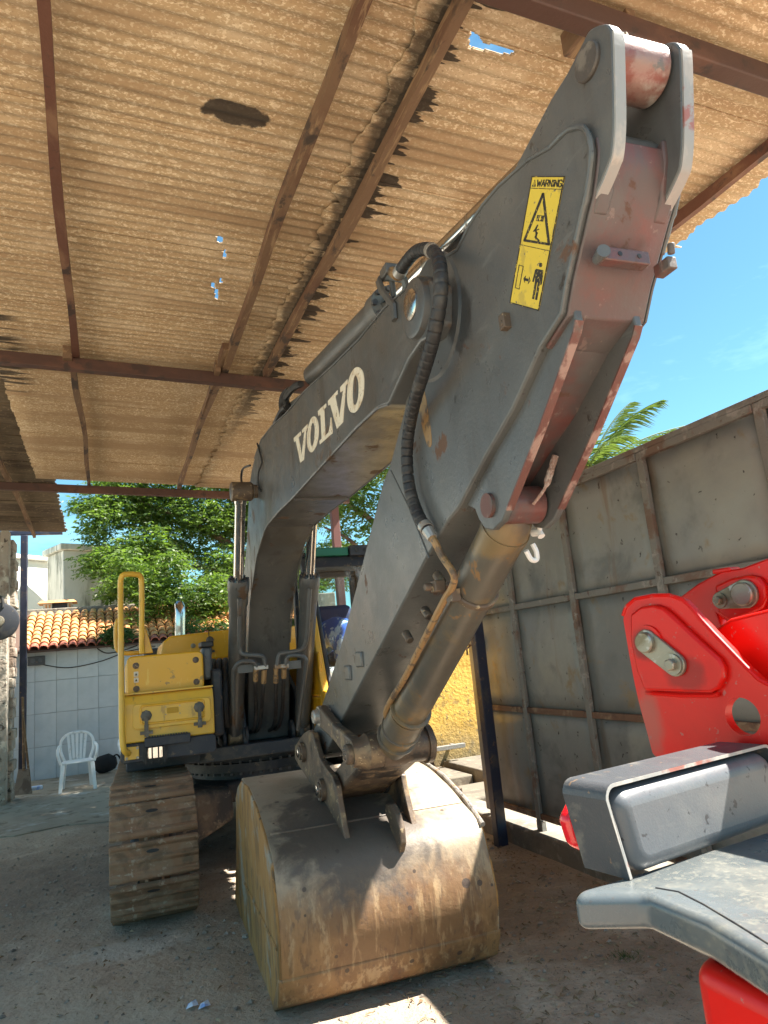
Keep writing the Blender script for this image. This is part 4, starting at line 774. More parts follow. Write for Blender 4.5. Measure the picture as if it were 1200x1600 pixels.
# hose bracket, rigid hose block and clamps on top of the boom
b = MB()
for pts in ([(0.926,2.170,2.671),(0.926,2.168,2.726),(0.926,2.264,2.837),(0.930,2.297,2.896),(0.945,2.318,2.922)], [(0.945,2.318,2.922),(0.960,2.238,2.884),(0.980,2.169,2.836),(0.985,2.174,2.816),(0.985,2.192,2.795)]):
    for w in (-.006, 0, .006): b.tube([(p[0], p[1]+w, p[2]) for p in pts], .011, 6)
part(b, 'hose_bracket', 'boom_grey', boom)
hb = [(0.965,2.251,2.916)][0]
b = MB(); b.box(hb[0]-.03,hb[0]+.03,hb[1]-.025,hb[1]+.045,hb[2]-.02,hb[2]+.022); b.cyl((hb[0],hb[1],hb[2]-.02),(hb[0],hb[1],hb[2]-.11),.012,8); part(b, 'hose_block', 'boom_grey', boom, bevel=.005)
b = MB()
for pts, r_ in (([(1.000,4.240,3.111),(1.000,4.277,3.187),(1.000,4.067,3.174),(1.020,3.946,3.152)], .022), ([(1.020,4.454,3.128),(1.020,4.489,3.223),(1.030,4.457,3.276),(1.050,4.382,3.284)], .026), ([(1.000,4.662,3.145),(1.000,4.433,3.156),(1.000,4.294,3.131)], .02)):
    b.tube(fine(pts, 5), r_, 8)
part(b, 'boom_hose', 'black_rubber', boom)
b = MB(); b.prism([(4.665,3.136),(4.509,3.193),(4.266,3.156),(3.913,3.088),(3.893,3.039),(4.212,3.075)], 1.02, 1.20, 'u'); part(b, 'cylinder_bracket', 'boom_grey', boom, bevel=.008)
# lamp cable on the boom shoulder
b = MB(); b.tube(fine([(0.928,4.997,3.104),(0.920,4.874,2.997),(0.920,4.823,2.910),(0.915,4.942,2.867),(0.910,4.968,2.783),(0.920,4.912,2.716)], 6), .007, 6); part(b, 'cable', 'black_rubber', boom); b = MB(); b.tube(fine([(0.930,5.360,3.040),(0.900,5.522,3.060),(0.880,5.515,2.988),(0.850,5.317,2.869)], 6), .009, 6); part(b, 'cable', 'black_rubber', boom)
# ---------------------------------------------------------------- hose down the arm, rigid pipe
hp = fine([(0.955,2.166,2.850),(0.955,2.093,2.853),(0.955,2.004,2.842),(0.950,1.912,2.799),(0.930,1.812,2.723),(0.905,1.737,2.640),(0.885,1.701,2.554),(0.880,1.716,2.489),(0.880,1.751,2.446),(0.885,1.812,2.403),(0.900,1.918,2.365),(0.925,2.054,2.333),(0.950,2.182,2.287),(0.958,2.252,2.215),(0.960,2.275,2.126),(0.960,2.261,2.039),(0.960,2.211,1.951),(0.965,2.163,1.896)], 10)
cum = [0]
for a, c in zip(hp, hp[1:]): cum.append(cum[-1]+(c-a).length)
ln = cum[-1]; npt = 420; pts = []; rs_ = []; j = 0
for i in range(npt):
    s = ln*i/(npt-1)
    while j < len(cum)-2 and cum[j+1] < s: j += 1
    f = (s-cum[j])/max(1e-6, cum[j+1]-cum[j]); pts.append(hp[j].lerp(hp[j+1], min(1, f))); ph = (s/.034) % 1
    rs_.append(.0225 - (.0035 if ph < .14 else 0))
b = MB(); b.tube(pts, rs_, 14); hose = part(b, 'arm_hose', 'black_rubber', ang=70)
for i0 in (2, 88, 412): i1 = min(npt-1, i0+9); b = MB(); b.tube(pts[i0:i1], .0255, 14); part(b, 'hose_collar', 'bare_steel', hose)
b = MB(); a_ = [(0.965,2.251,2.916)][0]; b.tube([a_, pts[0]], [.02,.022], 10); part(b, 'hose_fitting', 'pipe_rust', hose)
rp_ = fine([tuple(pts[-1])] + [(0.975,2.134,1.846),(0.990,2.127,1.801),(1.000,2.086,1.747),(1.010,2.090,1.716),(1.015,2.139,1.685),(1.020,2.209,1.658),(1.025,2.451,1.523),(1.030,2.683,1.394),(1.035,2.868,1.309),(1.040,2.969,1.252),(1.060,3.012,1.210)], 6)
b = MB(); b.tube(rp_, .0125, 10); pipe = part(b, 'rigid_pipe', 'pipe_rust')
b = MB(); b.tube([rp_[0], rp_[4]], [.022,.018], 10); part(b, 'pipe_fitting', 'bare_steel', pipe)
for c in [(1.010,2.196,1.707)]:
    b = MB(); b.box(c[0]-.03,c[0]+.01,c[1]-.015,c[1]+.03,c[2]-.02,c[2]+.02); b.cyl((c[0]-.055,c[1]+.02,c[2]+.0),(c[0]-.02,c[1]+.02,c[2]),.014,10); part(b, 'pipe_clamp', 'worn_brown', pipe, bevel=.004)
for c in [(1.000,2.271,1.733),(1.000,2.628,1.547),(1.000,2.414,1.623)]:
    b = MB(); b.turn((c[0]+.04,c[1]-.02,c[2]-.01),(c[0]+.04,c[1]+.03,c[2]+.03),[(0,.012),(.004,.016),(.05,.018)], 12); part(b, 'weld_nut', 'worn_brown', arm)
# ---------------------------------------------------------------- bucket cylinder
rp0 = [(3.178,1.072)][0]
B0 = Vector((UC, bp[0], bp[1])); B1 = Vector((UC, rp0[0], rp0[1])); bd = (B1-B0).normalized(); BLn = (B1-B0).length
bc = thing('bucket_cylinder', (0,0,0), None, None); bc.parent = ex
b = MB(); b.turn((1.05,bp[0],bp[1]),(1.19,bp[0],bp[1]),[(0,.052),(.006,.058),(.134,.058),(.14,.052)], 28); part(b, 'base_eye', 'red_grey', bc)
b = MB(); b.turn(B0+bd*.03, B1, [(0,.05),(.03,.068),(.075,.075),(.075,.079),(.10,.079),(.10,.076),(.42,.076),(BLn-.36,.076),(BLn-.36,.084),(BLn-.2,.084),(BLn-.2,.080),(BLn-.115,.078),(BLn-.03,.07)], 36); part(b, 'barrel', 'cyl_brown', bc)
b = MB(); b.turn(B0+bd*.40, B1, [(0,.081),(.004,.086),(.022,.086),(.026,.081)], 36); b.box(UC-.105,UC-.075,B0.y+bd.y*.41-.04,B0.y+bd.y*.41+.01,B0.z+bd.z*.41-.04,B0.z+bd.z*.41+.0); part(b, 'pipe_band', 'worn_brown', bc)
for t_ in (BLn-.36, BLn-.2, BLn-.12):
    b = MB(); b.turn(B0+bd*t_, B1, [(0,.079),(.003,.09),(.012,.09),(.015,.079)], 36); part(b, 'gland_ring', 'cyl_brown', bc)
# grease bits and the bent white handle under the base
w = [(1.200,1.888,1.826),(1.210,1.864,1.823),(1.210,1.856,1.809)]
b = MB(); b.tube(w, .012, 8); b.tube([w[1], (w[1][0], w[1][1]-.01, w[1][2]+.03)], .008, 8); part(b, 'port_fitting', 'white_paint', bc)
b = MB(); b.tube(fine([(1.170,1.891,1.772),(1.190,1.900,1.745),(1.210,1.902,1.744),(1.210,1.897,1.768),(1.200,1.897,1.793)], 5), .0085, 8); part(b, 'bent_hook', 'white_paint', bc)
b = MB(); st_ = [(1.130,1.754,1.889),(1.150,1.718,1.924),(1.170,1.713,1.962),(1.190,1.695,2.021)]; b.tube(fine(st_, 5), [.005]*7+[.008+.004*random.random() for _ in range(9)], 8); part(b, 'frayed_rope', 'rope', bc)
# rod pin, links
rv, rz_ = rp0
b = MB(); b.turn((.90,rv,rz_),(1.36,rv,rz_),[(0,.036),(.008,.045),(.03,.045),(.03,.06),(.075,.064),(.09,.074),(.10,.080),(.10,.076),(.17,.076),(.17,.079),(.28,.079),(.28,.076),(.385,.076),(.385,.088),(.412,.088),(.41,.06),(.43,.05),(.44,.03)], 32); part(b, 'rod_pin', 'worn_brown')
b = MB()
for k in range(6): a = k*math.pi/3; b.cyl((.896,rv+.024*math.cos(a),rz_+.024*math.sin(a)),(.905,rv+.024*math.cos(a),rz_+.024*math.sin(a)),.006,8)
part(b, 'pin_bolt', 'chrome')
ap = [(3.753,1.205)][0]
def link_bar(p, q, u0, u1, r0, r1, name, mat):
    d = (Vector(q)-Vector(p)).normalized(); n = Vector((-d.y, d.x)); pts = []
    a0 = math.atan2(n.y, n.x)
    for k in range(9): a = a0 + math.pi*k/8; pts.append((p[0]+r0*math.cos(a), p[1]+r0*math.sin(a)))
    m_ = Vector(p).lerp(Vector(q), .5); pts.append(tuple(m_ - n*min(r0, r1)*.72))
    for k in range(9): a = a0 + math.pi + math.pi*k/8; pts.append((q[0]+r1*math.cos(a), q[1]+r1*math.sin(a)))
    pts.append(tuple(m_ + n*min(r0, r1)*.72))
    b = MB(); b.prism(pts, u0, u1, 'u'); return part(b, name, mat, bevel=.012, seg=3)
for u0, u1 in ((.935, .985), (1.255, 1.305)):
    link_bar(ap, (rv, rz_), u0, u1, .055, .062, 'side_link', 'worn_brown')
b = MB(); b.turn((.905,ap[0],ap[1]),(1.335,ap[0],ap[1]),[(0,.03),(.006,.036),(.03,.036),(.03,.05),(.40,.05),(.40,.036),(.43,.03)], 24); part(b, 'arm_link_pin', 'bare_steel')
lp = [(3.744,0.841)][0]; ep = [(4.143,0.989)][0]
# bucket link: thick casting between the rod pin and the bucket ears
dl = (Vector(lp)-Vector((rv, rz_))).normalized(); nl = Vector((-dl.y, dl.x)); pm = Vector((rv, rz_)).lerp(Vector(lp), .5)
pr = [tuple(Vector((rv, rz_))+nl*.062), tuple(pm+nl*.06), tuple(Vector(lp)+nl*.058), tuple(Vector(lp)+nl*.03+dl*.055), tuple(Vector(lp)-nl*.03+dl*.055), tuple(Vector(lp)-nl*.058), tuple(pm-nl*.06), tuple(Vector((rv, rz_))-nl*.062)]
b = MB(); b.prism(pr, .975, 1.265, 'u'); blk = part(b, 'bucket_link', 'worn_brown', bevel=.02, seg=3)
b = MB(); b.turn((.972,lp[0],lp[1]),(1.268,lp[0],lp[1]),[(0,.06),(.03,.062),(.03,.058),(.266,.058),(.266,.062),(.296,.06)], 28); part(b, 'link_bush', 'worn_brown', blk)
b = MB()
for u in (.968, .975, .982, 1.258, 1.265, 1.272): b.tube(ell((0,0),.064,.064,24) and [(u, lp[0]+.064*math.cos(k*math.pi/12), lp[1]+.064*math.sin(k*math.pi/12)) for k in range(24)], .0045, 6, closed=True)
part(b, 'seal_ring', 'black_rubber', blk)
# ---------------------------------------------------------------- bucket (in its own slightly turned frame)
BK0, BK1 = .459, 1.500
sp_ = [(4.494,0.831),(4.169,0.844),(3.837,0.796),(3.561,0.714),(3.384,0.631),(3.324,0.477),(3.297,0.350),(3.311,0.246),(3.339,0.150),(3.390,0.059),(3.522,-0.008)]
mouth = [(4.192,-0.233),(5.371,-0.404),(5.354,-0.193),(5.123,0.120),(4.916,0.473),(4.856,0.685),(4.702,0.769)]
back = sp_                      # outer back of the bucket, from the top lip to the cutting edge
oc_ = [(1.813,2.519)][0]
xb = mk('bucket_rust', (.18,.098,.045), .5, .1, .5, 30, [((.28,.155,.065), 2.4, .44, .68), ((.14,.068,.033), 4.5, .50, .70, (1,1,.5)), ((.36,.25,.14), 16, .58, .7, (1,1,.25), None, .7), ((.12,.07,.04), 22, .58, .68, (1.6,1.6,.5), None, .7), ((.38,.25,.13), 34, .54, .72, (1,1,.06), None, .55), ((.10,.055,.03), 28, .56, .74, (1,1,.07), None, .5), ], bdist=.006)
z_layer(xb, (.35,.295,.22), .40, .62, .3, 4, .88)
spots(xb, 8, .20, .72, (.05,.036,.03)); spots(xb, 17, .22, .7, (.06,.04,.03))
oil(ag_, (.022,.019,.017), (-.12, oc_[0]-VC, oc_[1]), (.5,.09,.15), 1.35, 1.7, .85)
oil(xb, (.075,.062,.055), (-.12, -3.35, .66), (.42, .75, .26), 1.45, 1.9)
xs_ = mk('bucket_side', (.35,.18,.055), .78, .05, .4, 40, [((.20,.11,.04), 4, .46, .68, (1.2,1.2,.5)), ((.40,.27,.12), 14, .56, .74, (1.5,1.5,.5), None, .7), ((.30,.27,.22), 4, .56, .74), ((.14,.09,.05), 14, .62, .7, (1.5,1.5,.4))], bdist=.005)
bk = thing('bucket', (0,0,0), None, None); bk.parent = ex
inner = off_poly(back, .022)
if inner[5][0] < back[5][0]: inner = off_poly(back, -.022)
bf = [(q.x, q.y) for q in fine([(p[0], p[1], 0) for p in back], 4)]; bi = off_poly(bf, .022)
if bi[20][0] < bf[20][0]: bi = off_poly(bf, -.022)
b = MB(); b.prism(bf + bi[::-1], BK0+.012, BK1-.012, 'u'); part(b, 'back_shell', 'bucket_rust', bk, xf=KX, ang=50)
sidep = back + mouth
for u0, u1 in ((BK0, BK0+.026), (BK1-.026, BK1)):
    b = MB(); b.prism(sidep, u0, u1, 'u'); part(b, 'side_plate', 'bucket_side', bk, xf=KX, bevel=.006, seg=3)
    b = MB(); rim = [back[0]]+mouth[::-1][:5]; rim_i = [(p[0]-.075, p[1]-.01) for p in rim]
    uu = (BK0-.016, BK0+.03) if u0 < 1 else (BK1-.03, BK1+.016)
# seams and the reinforced heel strip
for i_ in (3,): 
    b = MB(); p = back[i_]; b.tube([(BK0+.03,p[0]-.001,p[1]+.001),(BK1-.03,p[0]-.001,p[1]+.001)], .0055, 6); part(b, 'weld_seam', 'bucket_rust', bk, xf=KX)
hs_ = [(back[8][0]*.7+back[7][0]*.3, back[8][1]*.7+back[7][1]*.3), back[8], back[9], back[10]]; ho_ = [(p[0]-.007, p[1]) for p in hs_]
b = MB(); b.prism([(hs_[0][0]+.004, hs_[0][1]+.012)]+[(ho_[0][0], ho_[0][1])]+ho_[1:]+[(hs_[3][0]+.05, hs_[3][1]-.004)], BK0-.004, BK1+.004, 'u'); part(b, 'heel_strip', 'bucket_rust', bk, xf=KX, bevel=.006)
for i_ in (0,):
    b = MB(); z = hs_[1][1]+.03; b.tube([(BK0+.02,ho_[1][0]-.001,z),(BK1-.02,ho_[1][0]-.001,z)], .006, 6); part(b, 'weld_seam', 'bucket_rust', bk, xf=KX)
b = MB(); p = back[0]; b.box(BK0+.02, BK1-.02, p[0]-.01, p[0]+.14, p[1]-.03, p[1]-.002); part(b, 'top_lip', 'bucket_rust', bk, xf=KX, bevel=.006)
# side cutter rim on the right, diagonal weld on the left side
b = MB(); b.tube([(BK1-.004, q[0]-.004, q[1]+.006) for q in back[:5]], .014, 8); part(b, 'rim_bar', 'bare_steel', bk, xf=KX)
b = MB(); b.tube([(BK0-.0, q[0], q[1]) for q in [(4.620,0.255),(3.903,0.287),(3.330,0.306)]], .008, 6); part(b, 'weld_seam', 'bucket_side', bk, xf=KX)
tm = [(3.858,0.873),(3.751,0.865)]
for k in range(4):
    b = MB(); t = (k+.5)/4; p = (back[1][0]*(1-t)+back[3][0]*t, back[1][1]*(1-t)+back[3][1]*t); b.box(BK1-.002, BK1+.03, p[0]+.03+.0*k, p[0]+.10, p[1]-.035, p[1]+.035); part(b, 'cutter_tooth', 'worn_brown', bk, xf=KX, bevel=.006)
# ears (machine frame)
ear = [(4.138,1.091),(4.005,1.118),(3.904,1.108),(3.850,1.049),(3.796,0.998),(3.678,0.954),(3.561,0.931),(3.503,0.891),(3.486,0.828),(3.439,0.721),(3.383,0.620),(3.418,0.570),(3.498,0.553),(3.696,0.674),(3.860,0.733),(3.969,0.738),(3.997,0.790),(4.114,0.852),(4.297,0.891),(4.408,0.926),(4.386,0.999)]
for u0, u1 in ((.935, .965), (1.275, 1.305)):
    b = MB(); b.prism(ear, u0, u1, 'u'); part(b, 'ear_plate', 'worn_brown', bk, bevel=.005)
for (pp_, rr) in ((ep, .055), (lp, .055)):
    b = MB(); b.turn((.900,pp_[0],pp_[1]),(.935,pp_[0],pp_[1]),[(0,rr*.62),(.004,rr*.72),(.012,rr*.72),(.012,rr),(.034,rr)], 24); part(b, 'pin_hub', 'worn_brown', bk)
    b = MB(); b.turn((.892,pp_[0],pp_[1]),(.902,pp_[0],pp_[1]),[(0,.02),(.002,.026),(.01,.026)], 16); part(b, 'pin_end', 'chrome', bk)
    b = MB(); b.turn((1.305,pp_[0],pp_[1]),(1.347,pp_[0],pp_[1]),[(0,rr),(.03,rr),(.03,rr*.7),(.042,rr*.6)], 24); part(b, 'pin_hub', 'worn_brown', bk)
    b = MB(); b.cyl((.91,pp_[0],pp_[1]),(1.33,pp_[0],pp_[1]),.036,20); part(b, 'ear_pin', 'bare_steel', bk)
for (du, dv) in ((-.028,.01),(-.0,-.038)):
    b = MB(); b.cyl((.904,lp[0]+du,lp[1]+dv),(.935,lp[0]+du,lp[1]+dv),.012,6); part(b, 'hub_bolt', 'bare_steel', bk)
# lifting eye on the back
lo = [(3.461,0.778),(3.385,0.790),(3.316,0.755),(3.281,0.696),(3.282,0.632),(3.333,0.566),(3.406,0.516),(3.481,0.436),(3.579,0.412),(3.435,0.538),(3.399,0.609),(3.409,0.670),(3.443,0.710),(3.474,0.728)]
b = MB(); b.prism(lo, 1.165, 1.195, 'u'); part(b, 'lifting_eye', 'worn_brown', bk, bevel=.006)
b = MB(); lb = [(3.389,0.514),(3.480,0.439)]
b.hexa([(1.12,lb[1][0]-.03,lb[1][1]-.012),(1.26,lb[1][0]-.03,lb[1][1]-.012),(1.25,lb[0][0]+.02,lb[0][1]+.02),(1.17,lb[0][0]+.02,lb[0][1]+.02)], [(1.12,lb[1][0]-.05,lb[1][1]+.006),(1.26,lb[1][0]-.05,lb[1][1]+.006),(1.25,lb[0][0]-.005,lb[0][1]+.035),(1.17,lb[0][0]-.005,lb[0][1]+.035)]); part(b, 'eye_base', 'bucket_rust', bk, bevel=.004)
# ---------------------------------------------------------------- boom cylinders
def boom_cyl(uc, top, col, bot, s_):
    bcx = thing('boom_cylinder', (0,0,0), None, None); bcx.parent = ex
    T = Vector((uc, top[0], top[1])); Bm = Vector((uc, bot[0], bot[1])); d = (Bm-T).normalized(); ln = (Bm-T).length; lc = (Vector((uc, col[0], col[1]))-T).length
    b = MB(); b.cyl((uc+s_*.095,T.y,T.z),(UC+s_*.19,T.y,T.z),.05,20); b.turn((uc-s_*.075,T.y,T.z),(uc+s_*.09,T.y,T.z),[(0,.06),(.008,.072),(.15,.072),(.165,.06)], 24); part(b, 'rod_eye', 'worn_brown', bcx)
    b = MB(); b.turn((uc-(-s_)*.10,T.y,T.z),(uc+s_*.02,T.y,T.z),[(0,.04),(.005,.052),(.02,.056),(.03,.07),(.05,.07)], 24); part(b, 'pin_cap', 'bare_steel', bcx)
    b = MB(); b.turn(T, Bm, [(.04,.05),(.09,.046),(.10,.040),(lc+.03,.040)], 24); part(b, 'rod', 'chrome', bcx)
    b = MB(); b.turn(T+d*lc, Bm, [(0,.05),(.0,.08),(.02,.084),(.09,.084),(.10,.078),(.20,.078),(.22,.069),(ln-lc-.08,.066),(ln-lc-.02,.055)], 28); part(b, 'barrel', 'boom_grey', bcx)
    n = d.cross(Vector((1,0,0))).normalized(); b = MB()
    for k in range(8): w = (Vector((1,0,0))*math.cos(k*math.pi/4)+n*math.sin(k*math.pi/4))*.068; b.cyl(T+d*(lc-.014)+w, T+d*(lc+.02)+w, .012, 6)
    part(b, 'gland_bolt', 'dark_frame', bcx)
    b = MB(); b.turn((uc-.06,Bm.y,Bm.z),(uc+.06,Bm.y,Bm.z),[(0,.06),(.01,.07),(.11,.07),(.12,.06)], 24); part(b, 'base_eye', 'worn_brown', bcx)
    for du in (-.105, .075):
        b = MB(); b.turn((uc+du,Bm.y,Bm.z),(uc+du+.03,Bm.y,Bm.z),[(0,.08),(.004,.088),(.026,.088),(.03,.08)], 24); b.box(uc+du,uc+du+.03,Bm.y-.07,Bm.y+.3,Bm.z-.16,Bm.z); part(b, 'base_lug', 'dark_frame', bcx)
    return bcx
LC = ([(5.142,2.774)][0], [(5.429,2.139)][0], (6.10, .935))
boom_cyl(.81, LC[0], LC[1], LC[2], 1); boom_cyl(1.372, LC[0], LC[1], LC[2], -1)
def P3(lst): return [Vector(p) for p in lst]
tubes = [[(0.790,5.340,1.998),(0.795,5.460,1.744),(0.798,5.520,1.640),(0.826,5.530,1.590),(0.944,5.540,1.570),(0.984,5.550,1.548),(0.997,5.560,1.479)], [(0.763,5.820,0.973),(0.753,5.620,1.415),(0.764,5.570,1.491),(0.805,5.540,1.534),(0.883,5.540,1.532),(0.913,5.550,1.515),(0.928,5.560,1.485)],
         [(1.335,5.340,2.040),(1.319,5.460,1.703),(1.304,5.510,1.618),(1.265,5.530,1.582),(1.144,5.540,1.573),(1.105,5.550,1.557),(1.087,5.560,1.480)], [(1.273,5.820,0.960),(1.290,5.720,1.162),(1.313,5.550,1.459),(1.302,5.530,1.519),(1.252,5.530,1.543),(1.173,5.540,1.541),(1.152,5.560,1.474)]]
for t in tubes:
    b = MB(); b.tube(fine(t, 6), .0165, 10); part(b, 'steel_tube', 'boom_grey')
for k in (0, 1):
    c = ([(0.962,5.560,1.477)], [(1.122,5.560,1.472)])[k][0]
    b = MB(); b.box(c[0]-.055,c[0]+.055,c[1]-.015,c[1]+.03,c[2]-.016,c[2]+.016); part(b, 'tube_clamp', 'bare_steel', bevel=.004)
    d_ = ([(0.784,5.580,1.484)], [(1.285,5.580,1.472)])[k][0]
    b = MB(); b.box(min(c[0],d_[0]),max(c[0],d_[0]),c[1]+.03,c[1]+.045,c[2]-.03,c[2]+.035); part(b, 'clamp_plate', 'boom_grey', bevel=.003)
for t in ([(0.924,5.570,1.466),(0.924,5.650,1.325),(0.969,5.950,1.139),(0.962,6.050,0.992),(0.947,6.200,0.953)], [(0.988,5.570,1.460),(0.982,5.650,1.295),(1.009,5.950,1.109),(0.998,6.050,0.988),(0.989,6.200,0.948)], [(1.078,5.570,1.462),(1.083,5.650,1.285),(1.129,5.950,1.095),(1.121,6.050,0.989),(1.108,6.200,0.944)], [(1.143,5.570,1.460),(1.146,5.650,1.327),(1.184,5.950,1.115),(1.170,6.050,0.998),(1.163,6.200,0.948)]):
    b = MB(); f = fine(t, 6); b.tube(f, .0155, 10); hh = part(b, 'hydraulic_hose', 'black_rubber'); b = MB(); b.tube(f[:5], .021, 8); part(b, 'hose_end', 'pipe_rust', hh)
# ---------------------------------------------------------------- upper frame, turntable, tracks
b = MB(); b.prism([(UC-1.15,5.9),(UC-.56,5.9),(UC-.56,5.96),(UC+.56,5.96),(UC+.56,5.9),(UC+1.22,5.9),(UC+1.22,8.7),(UC+.7,9.15),(UC-.7,9.15),(UC-1.15,8.7)], .80, .875, 'z'); part(b, 'frame_deck', 'dark_frame', bevel=.01)
b = MB(); b.box(UC-.62,UC+.6,5.90,5.957,.79,.892); part(b, 'front_beam', 'dark_frame', bevel=.008)
for u0 in (UC-.255, UC+.215):
    b = MB(); b.prism([(6.0,.876),(6.15,1.25),(6.5,1.42),(6.8,1.38),(7.6,.876)], u0, u0+.04, 'u'); part(b, 'boom_bracket', 'dark_frame', bevel=.008)
b = MB(); b.prism([(UC-.58,.876),(UC+.58,.876),(UC+.58,1.5),(UC-.58,1.5)], 6.86, 6.9, 'v'); part(b, 'bulkhead', 'guard', bevel=.01)
b = MB(); b.turn((UC,6.86,1.08),(UC,6.84,1.08),[(0,.24),(.02,.24)], 32); part(b, 'bulkhead_hole', 'black_rubber')
tt = thing('turntable', (0,0,0), None, None); tt.parent = ex
b = MB(); b.turn((UC,6.9,.57),(UC,6.9,.80),[(0,.60),(.06,.60),(.06,.66),(.13,.66),(.135,.62),(.23,.62)], 64); part(b, 'slew_ring', 'dark_frame', tt)
b = MB()
for k in range(48):
    a = k*math.pi/24; c_, s_ = math.cos(a), math.sin(a)
    b.cyl((UC+.645*c_,6.9+.645*s_,.70),(UC+.645*c_,6.9+.645*s_,.72),.013,6); b.cyl((UC+.63*c_,6.9+.63*s_,.605),(UC+.63*c_,6.9+.63*s_,.635),.014,6)
o = part(b, 'ring_bolt', 'guard', tt)
# undercarriage: centre box with legs to the track frames
uc = thing('undercarriage', (0,0,0), None, None); uc.parent = ex
cu = 1.0; cv = 6.93
b = MB(); b.prism([(cu-.62,6.3),(cu+.62,6.3),(cu+.62,7.6),(cu-.62,7.6)], .40, .57, 'z'); part(b, 'centre_box', 'car_body', uc, xf=TX, bevel=.03)
for sx in (-1, 1):
    for (v0, v1, dv) in ((5.95,6.5,-.25), (7.4,7.95,.25)):
        b = MB(); b.hexa([(cu+sx*.35,v0,.34),(cu+sx*.35,v1,.34),(cu+sx*.82,v1+dv,.18),(cu+sx*.82,v0+dv,.18)], [(cu+sx*.35,v0+.05,.565),(cu+sx*.35,v1-.05,.565),(cu+sx*.82,v1+dv-.05,.62),(cu+sx*.82,v0+dv+.05,.62)]); part(b, 'leg_casting', 'car_body', uc, xf=TX, bevel=.03)
def shoe_mesh(w=.52, L_=.222):
    b = MB(); pr_ = [(-L_*.5,0),(-L_*.5,.018),(-L_*.45,.034),(-L_*.36,.034),(-L_*.28,.020),(-L_*.06,.020),(-L_*.02,.030),(L_*.06,.030),(L_*.11,.020),(L_*.32,.020),(L_*.38,.034),(L_*.46,.034),(L_*.492,.018),(L_*.485,0)]
    b.prism(pr_, -w/2, w/2, 'u')
    return b
shoe = None; hol = None
def track(ucen, dv=0):
    global shoe, hol
    tk = thing('track', (0,0,0), None, None); tk.parent = ex
    R_, zc, v0, v1 = .375, .395, 5.24+dv, 8.25+dv
    st = v1-v0; per = 2*st+2*math.pi*R_; n = round(per/.2235); rot = math.radians(-1.0)
    for i in range(n):
        s = (i+.35)/n*per; r = random.Random(i)
        if s < st: p = (v0+s, zc-R_); a = 0; d = -1
        elif s < st+math.pi*R_: q = (s-st)/R_; p = (v1+R_*math.sin(q), zc-R_*math.cos(q)); a = q
        elif s < 2*st+math.pi*R_: p = (v1-(s-st-math.pi*R_), zc+R_); a = math.pi; p = (p[0], p[1]-.03*math.sin(math.pi*(v1-p[0])/st))
        else: q = math.pi+(s-2*st-math.pi*R_)/R_; p = (v0+R_*math.sin(q), zc-R_*math.cos(q)); a = q
        if shoe is None:
            shoe = shoe_mesh().build('track_shoe', M['track_brown'], tk, bevel=.006, seg=1); o = shoe
            b = MB()
            for (hx, hy) in ((0, -.045), (0, .055)): b.prism([(hx-.045,hy-.014),(hx+.045,hy-.014),(hx+.045,hy+.014),(hx-.045,hy+.014)], .0185, .0225, 'z')
        else: o = twin(shoe, tk)
        loc = TX((ucen, p[0], p[1]))
        o.location = (loc[0]-UC+r.uniform(-.004,.004), loc[1]-VC, loc[2]); o.rotation_euler = Matrix.Rotation(rot, 3, 'Z').to_euler()
        o.rotation_euler = (Matrix.Rotation(rot, 3, 'Z') @ Matrix.Rotation(a+math.pi+r.uniform(-.02,.02), 3, 'X')).to_euler()
        if a > math.pi*.98 and p[0] < v0+.5 or a > math.pi:
            b = MB(); b.prism(ell((-.01,.047),.038,.011,12), .0206, .0222, 'z'); h_ = b.build('shoe_hole', M['black_rubber'], tk); h_.location = o.location; h_.rotation_euler = o.rotation_euler
    for (vv, nm, rr) in ((v0, 'idler', .33), (v1, 'sprocket', .33)):
        b = MB(); b.turn((ucen-.09,vv,zc),(ucen+.09,vv,zc),[(0,.1),(0,.26),(.03,.27),(.05,rr),(.13,rr),(.15,.27),(.18,.26),(.18,.1)], 32); part(b, nm, 'track_brown', tk, xf=TX)
    b = MB(); b.box(ucen-.15,ucen+.15,v0+.25,v1-.2,.22,.56); part(b, 'track_frame', 'dark_frame', tk, xf=TX, bevel=.03)
    b = MB()
    for k in range(7): vv = v0+.5+k*(st-1)/6; b.cyl((ucen-.11,vv,.14),(ucen+.11,vv,.14),.1,18)
    for vv in (v0+.9, v1-.9): b.cyl((ucen-.06,vv,.66),(ucen+.06,vv,.66),.07,16)
    part(b, 'roller', 'dark_frame', tk, xf=TX)
    return tk
track(.045); track(1.93, .6)
# ---------------------------------------------------------------- tool box, storage box, hood, rails
TV = 5.42
tbx = thing('tool_box', (0,0,0), None, None); tbx.parent = ex
q = [(-0.041,1.046),(0.580,1.043),(0.576,1.373),(0.049,1.369),(-0.023,1.359)]
u0, u1, z0, z1 = q[0][0], q[1][0], (q[0][1]+q[1][1])/2, (q[2][1]+q[3][1])/2
b = MB(); b.prism([(TV,z0),(TV,z0+(z1-z0)*.80),(TV+.035,z1-.01),(TV+.06,z1),(TV+1.2,z1),(TV+1.2,z0)], u0, u1, 'u'); part(b, 'box_body', 'yellow_light', tbx, bevel=.012, seg=3)
def rr_(u0, u1, z0, z1, r, n=5):
    o = []
    for (cx, cz, a0) in ((u1-r,z1-r,0),(u0+r,z1-r,90),(u0+r,z0+r,180),(u1-r,z0+r,270)):
        for k in range(n+1): a = math.radians(a0+90*k/n); o.append((cx+r*math.cos(a), cz+r*math.sin(a)))
    return o
W_ = u1-u0; H_ = z1-z0
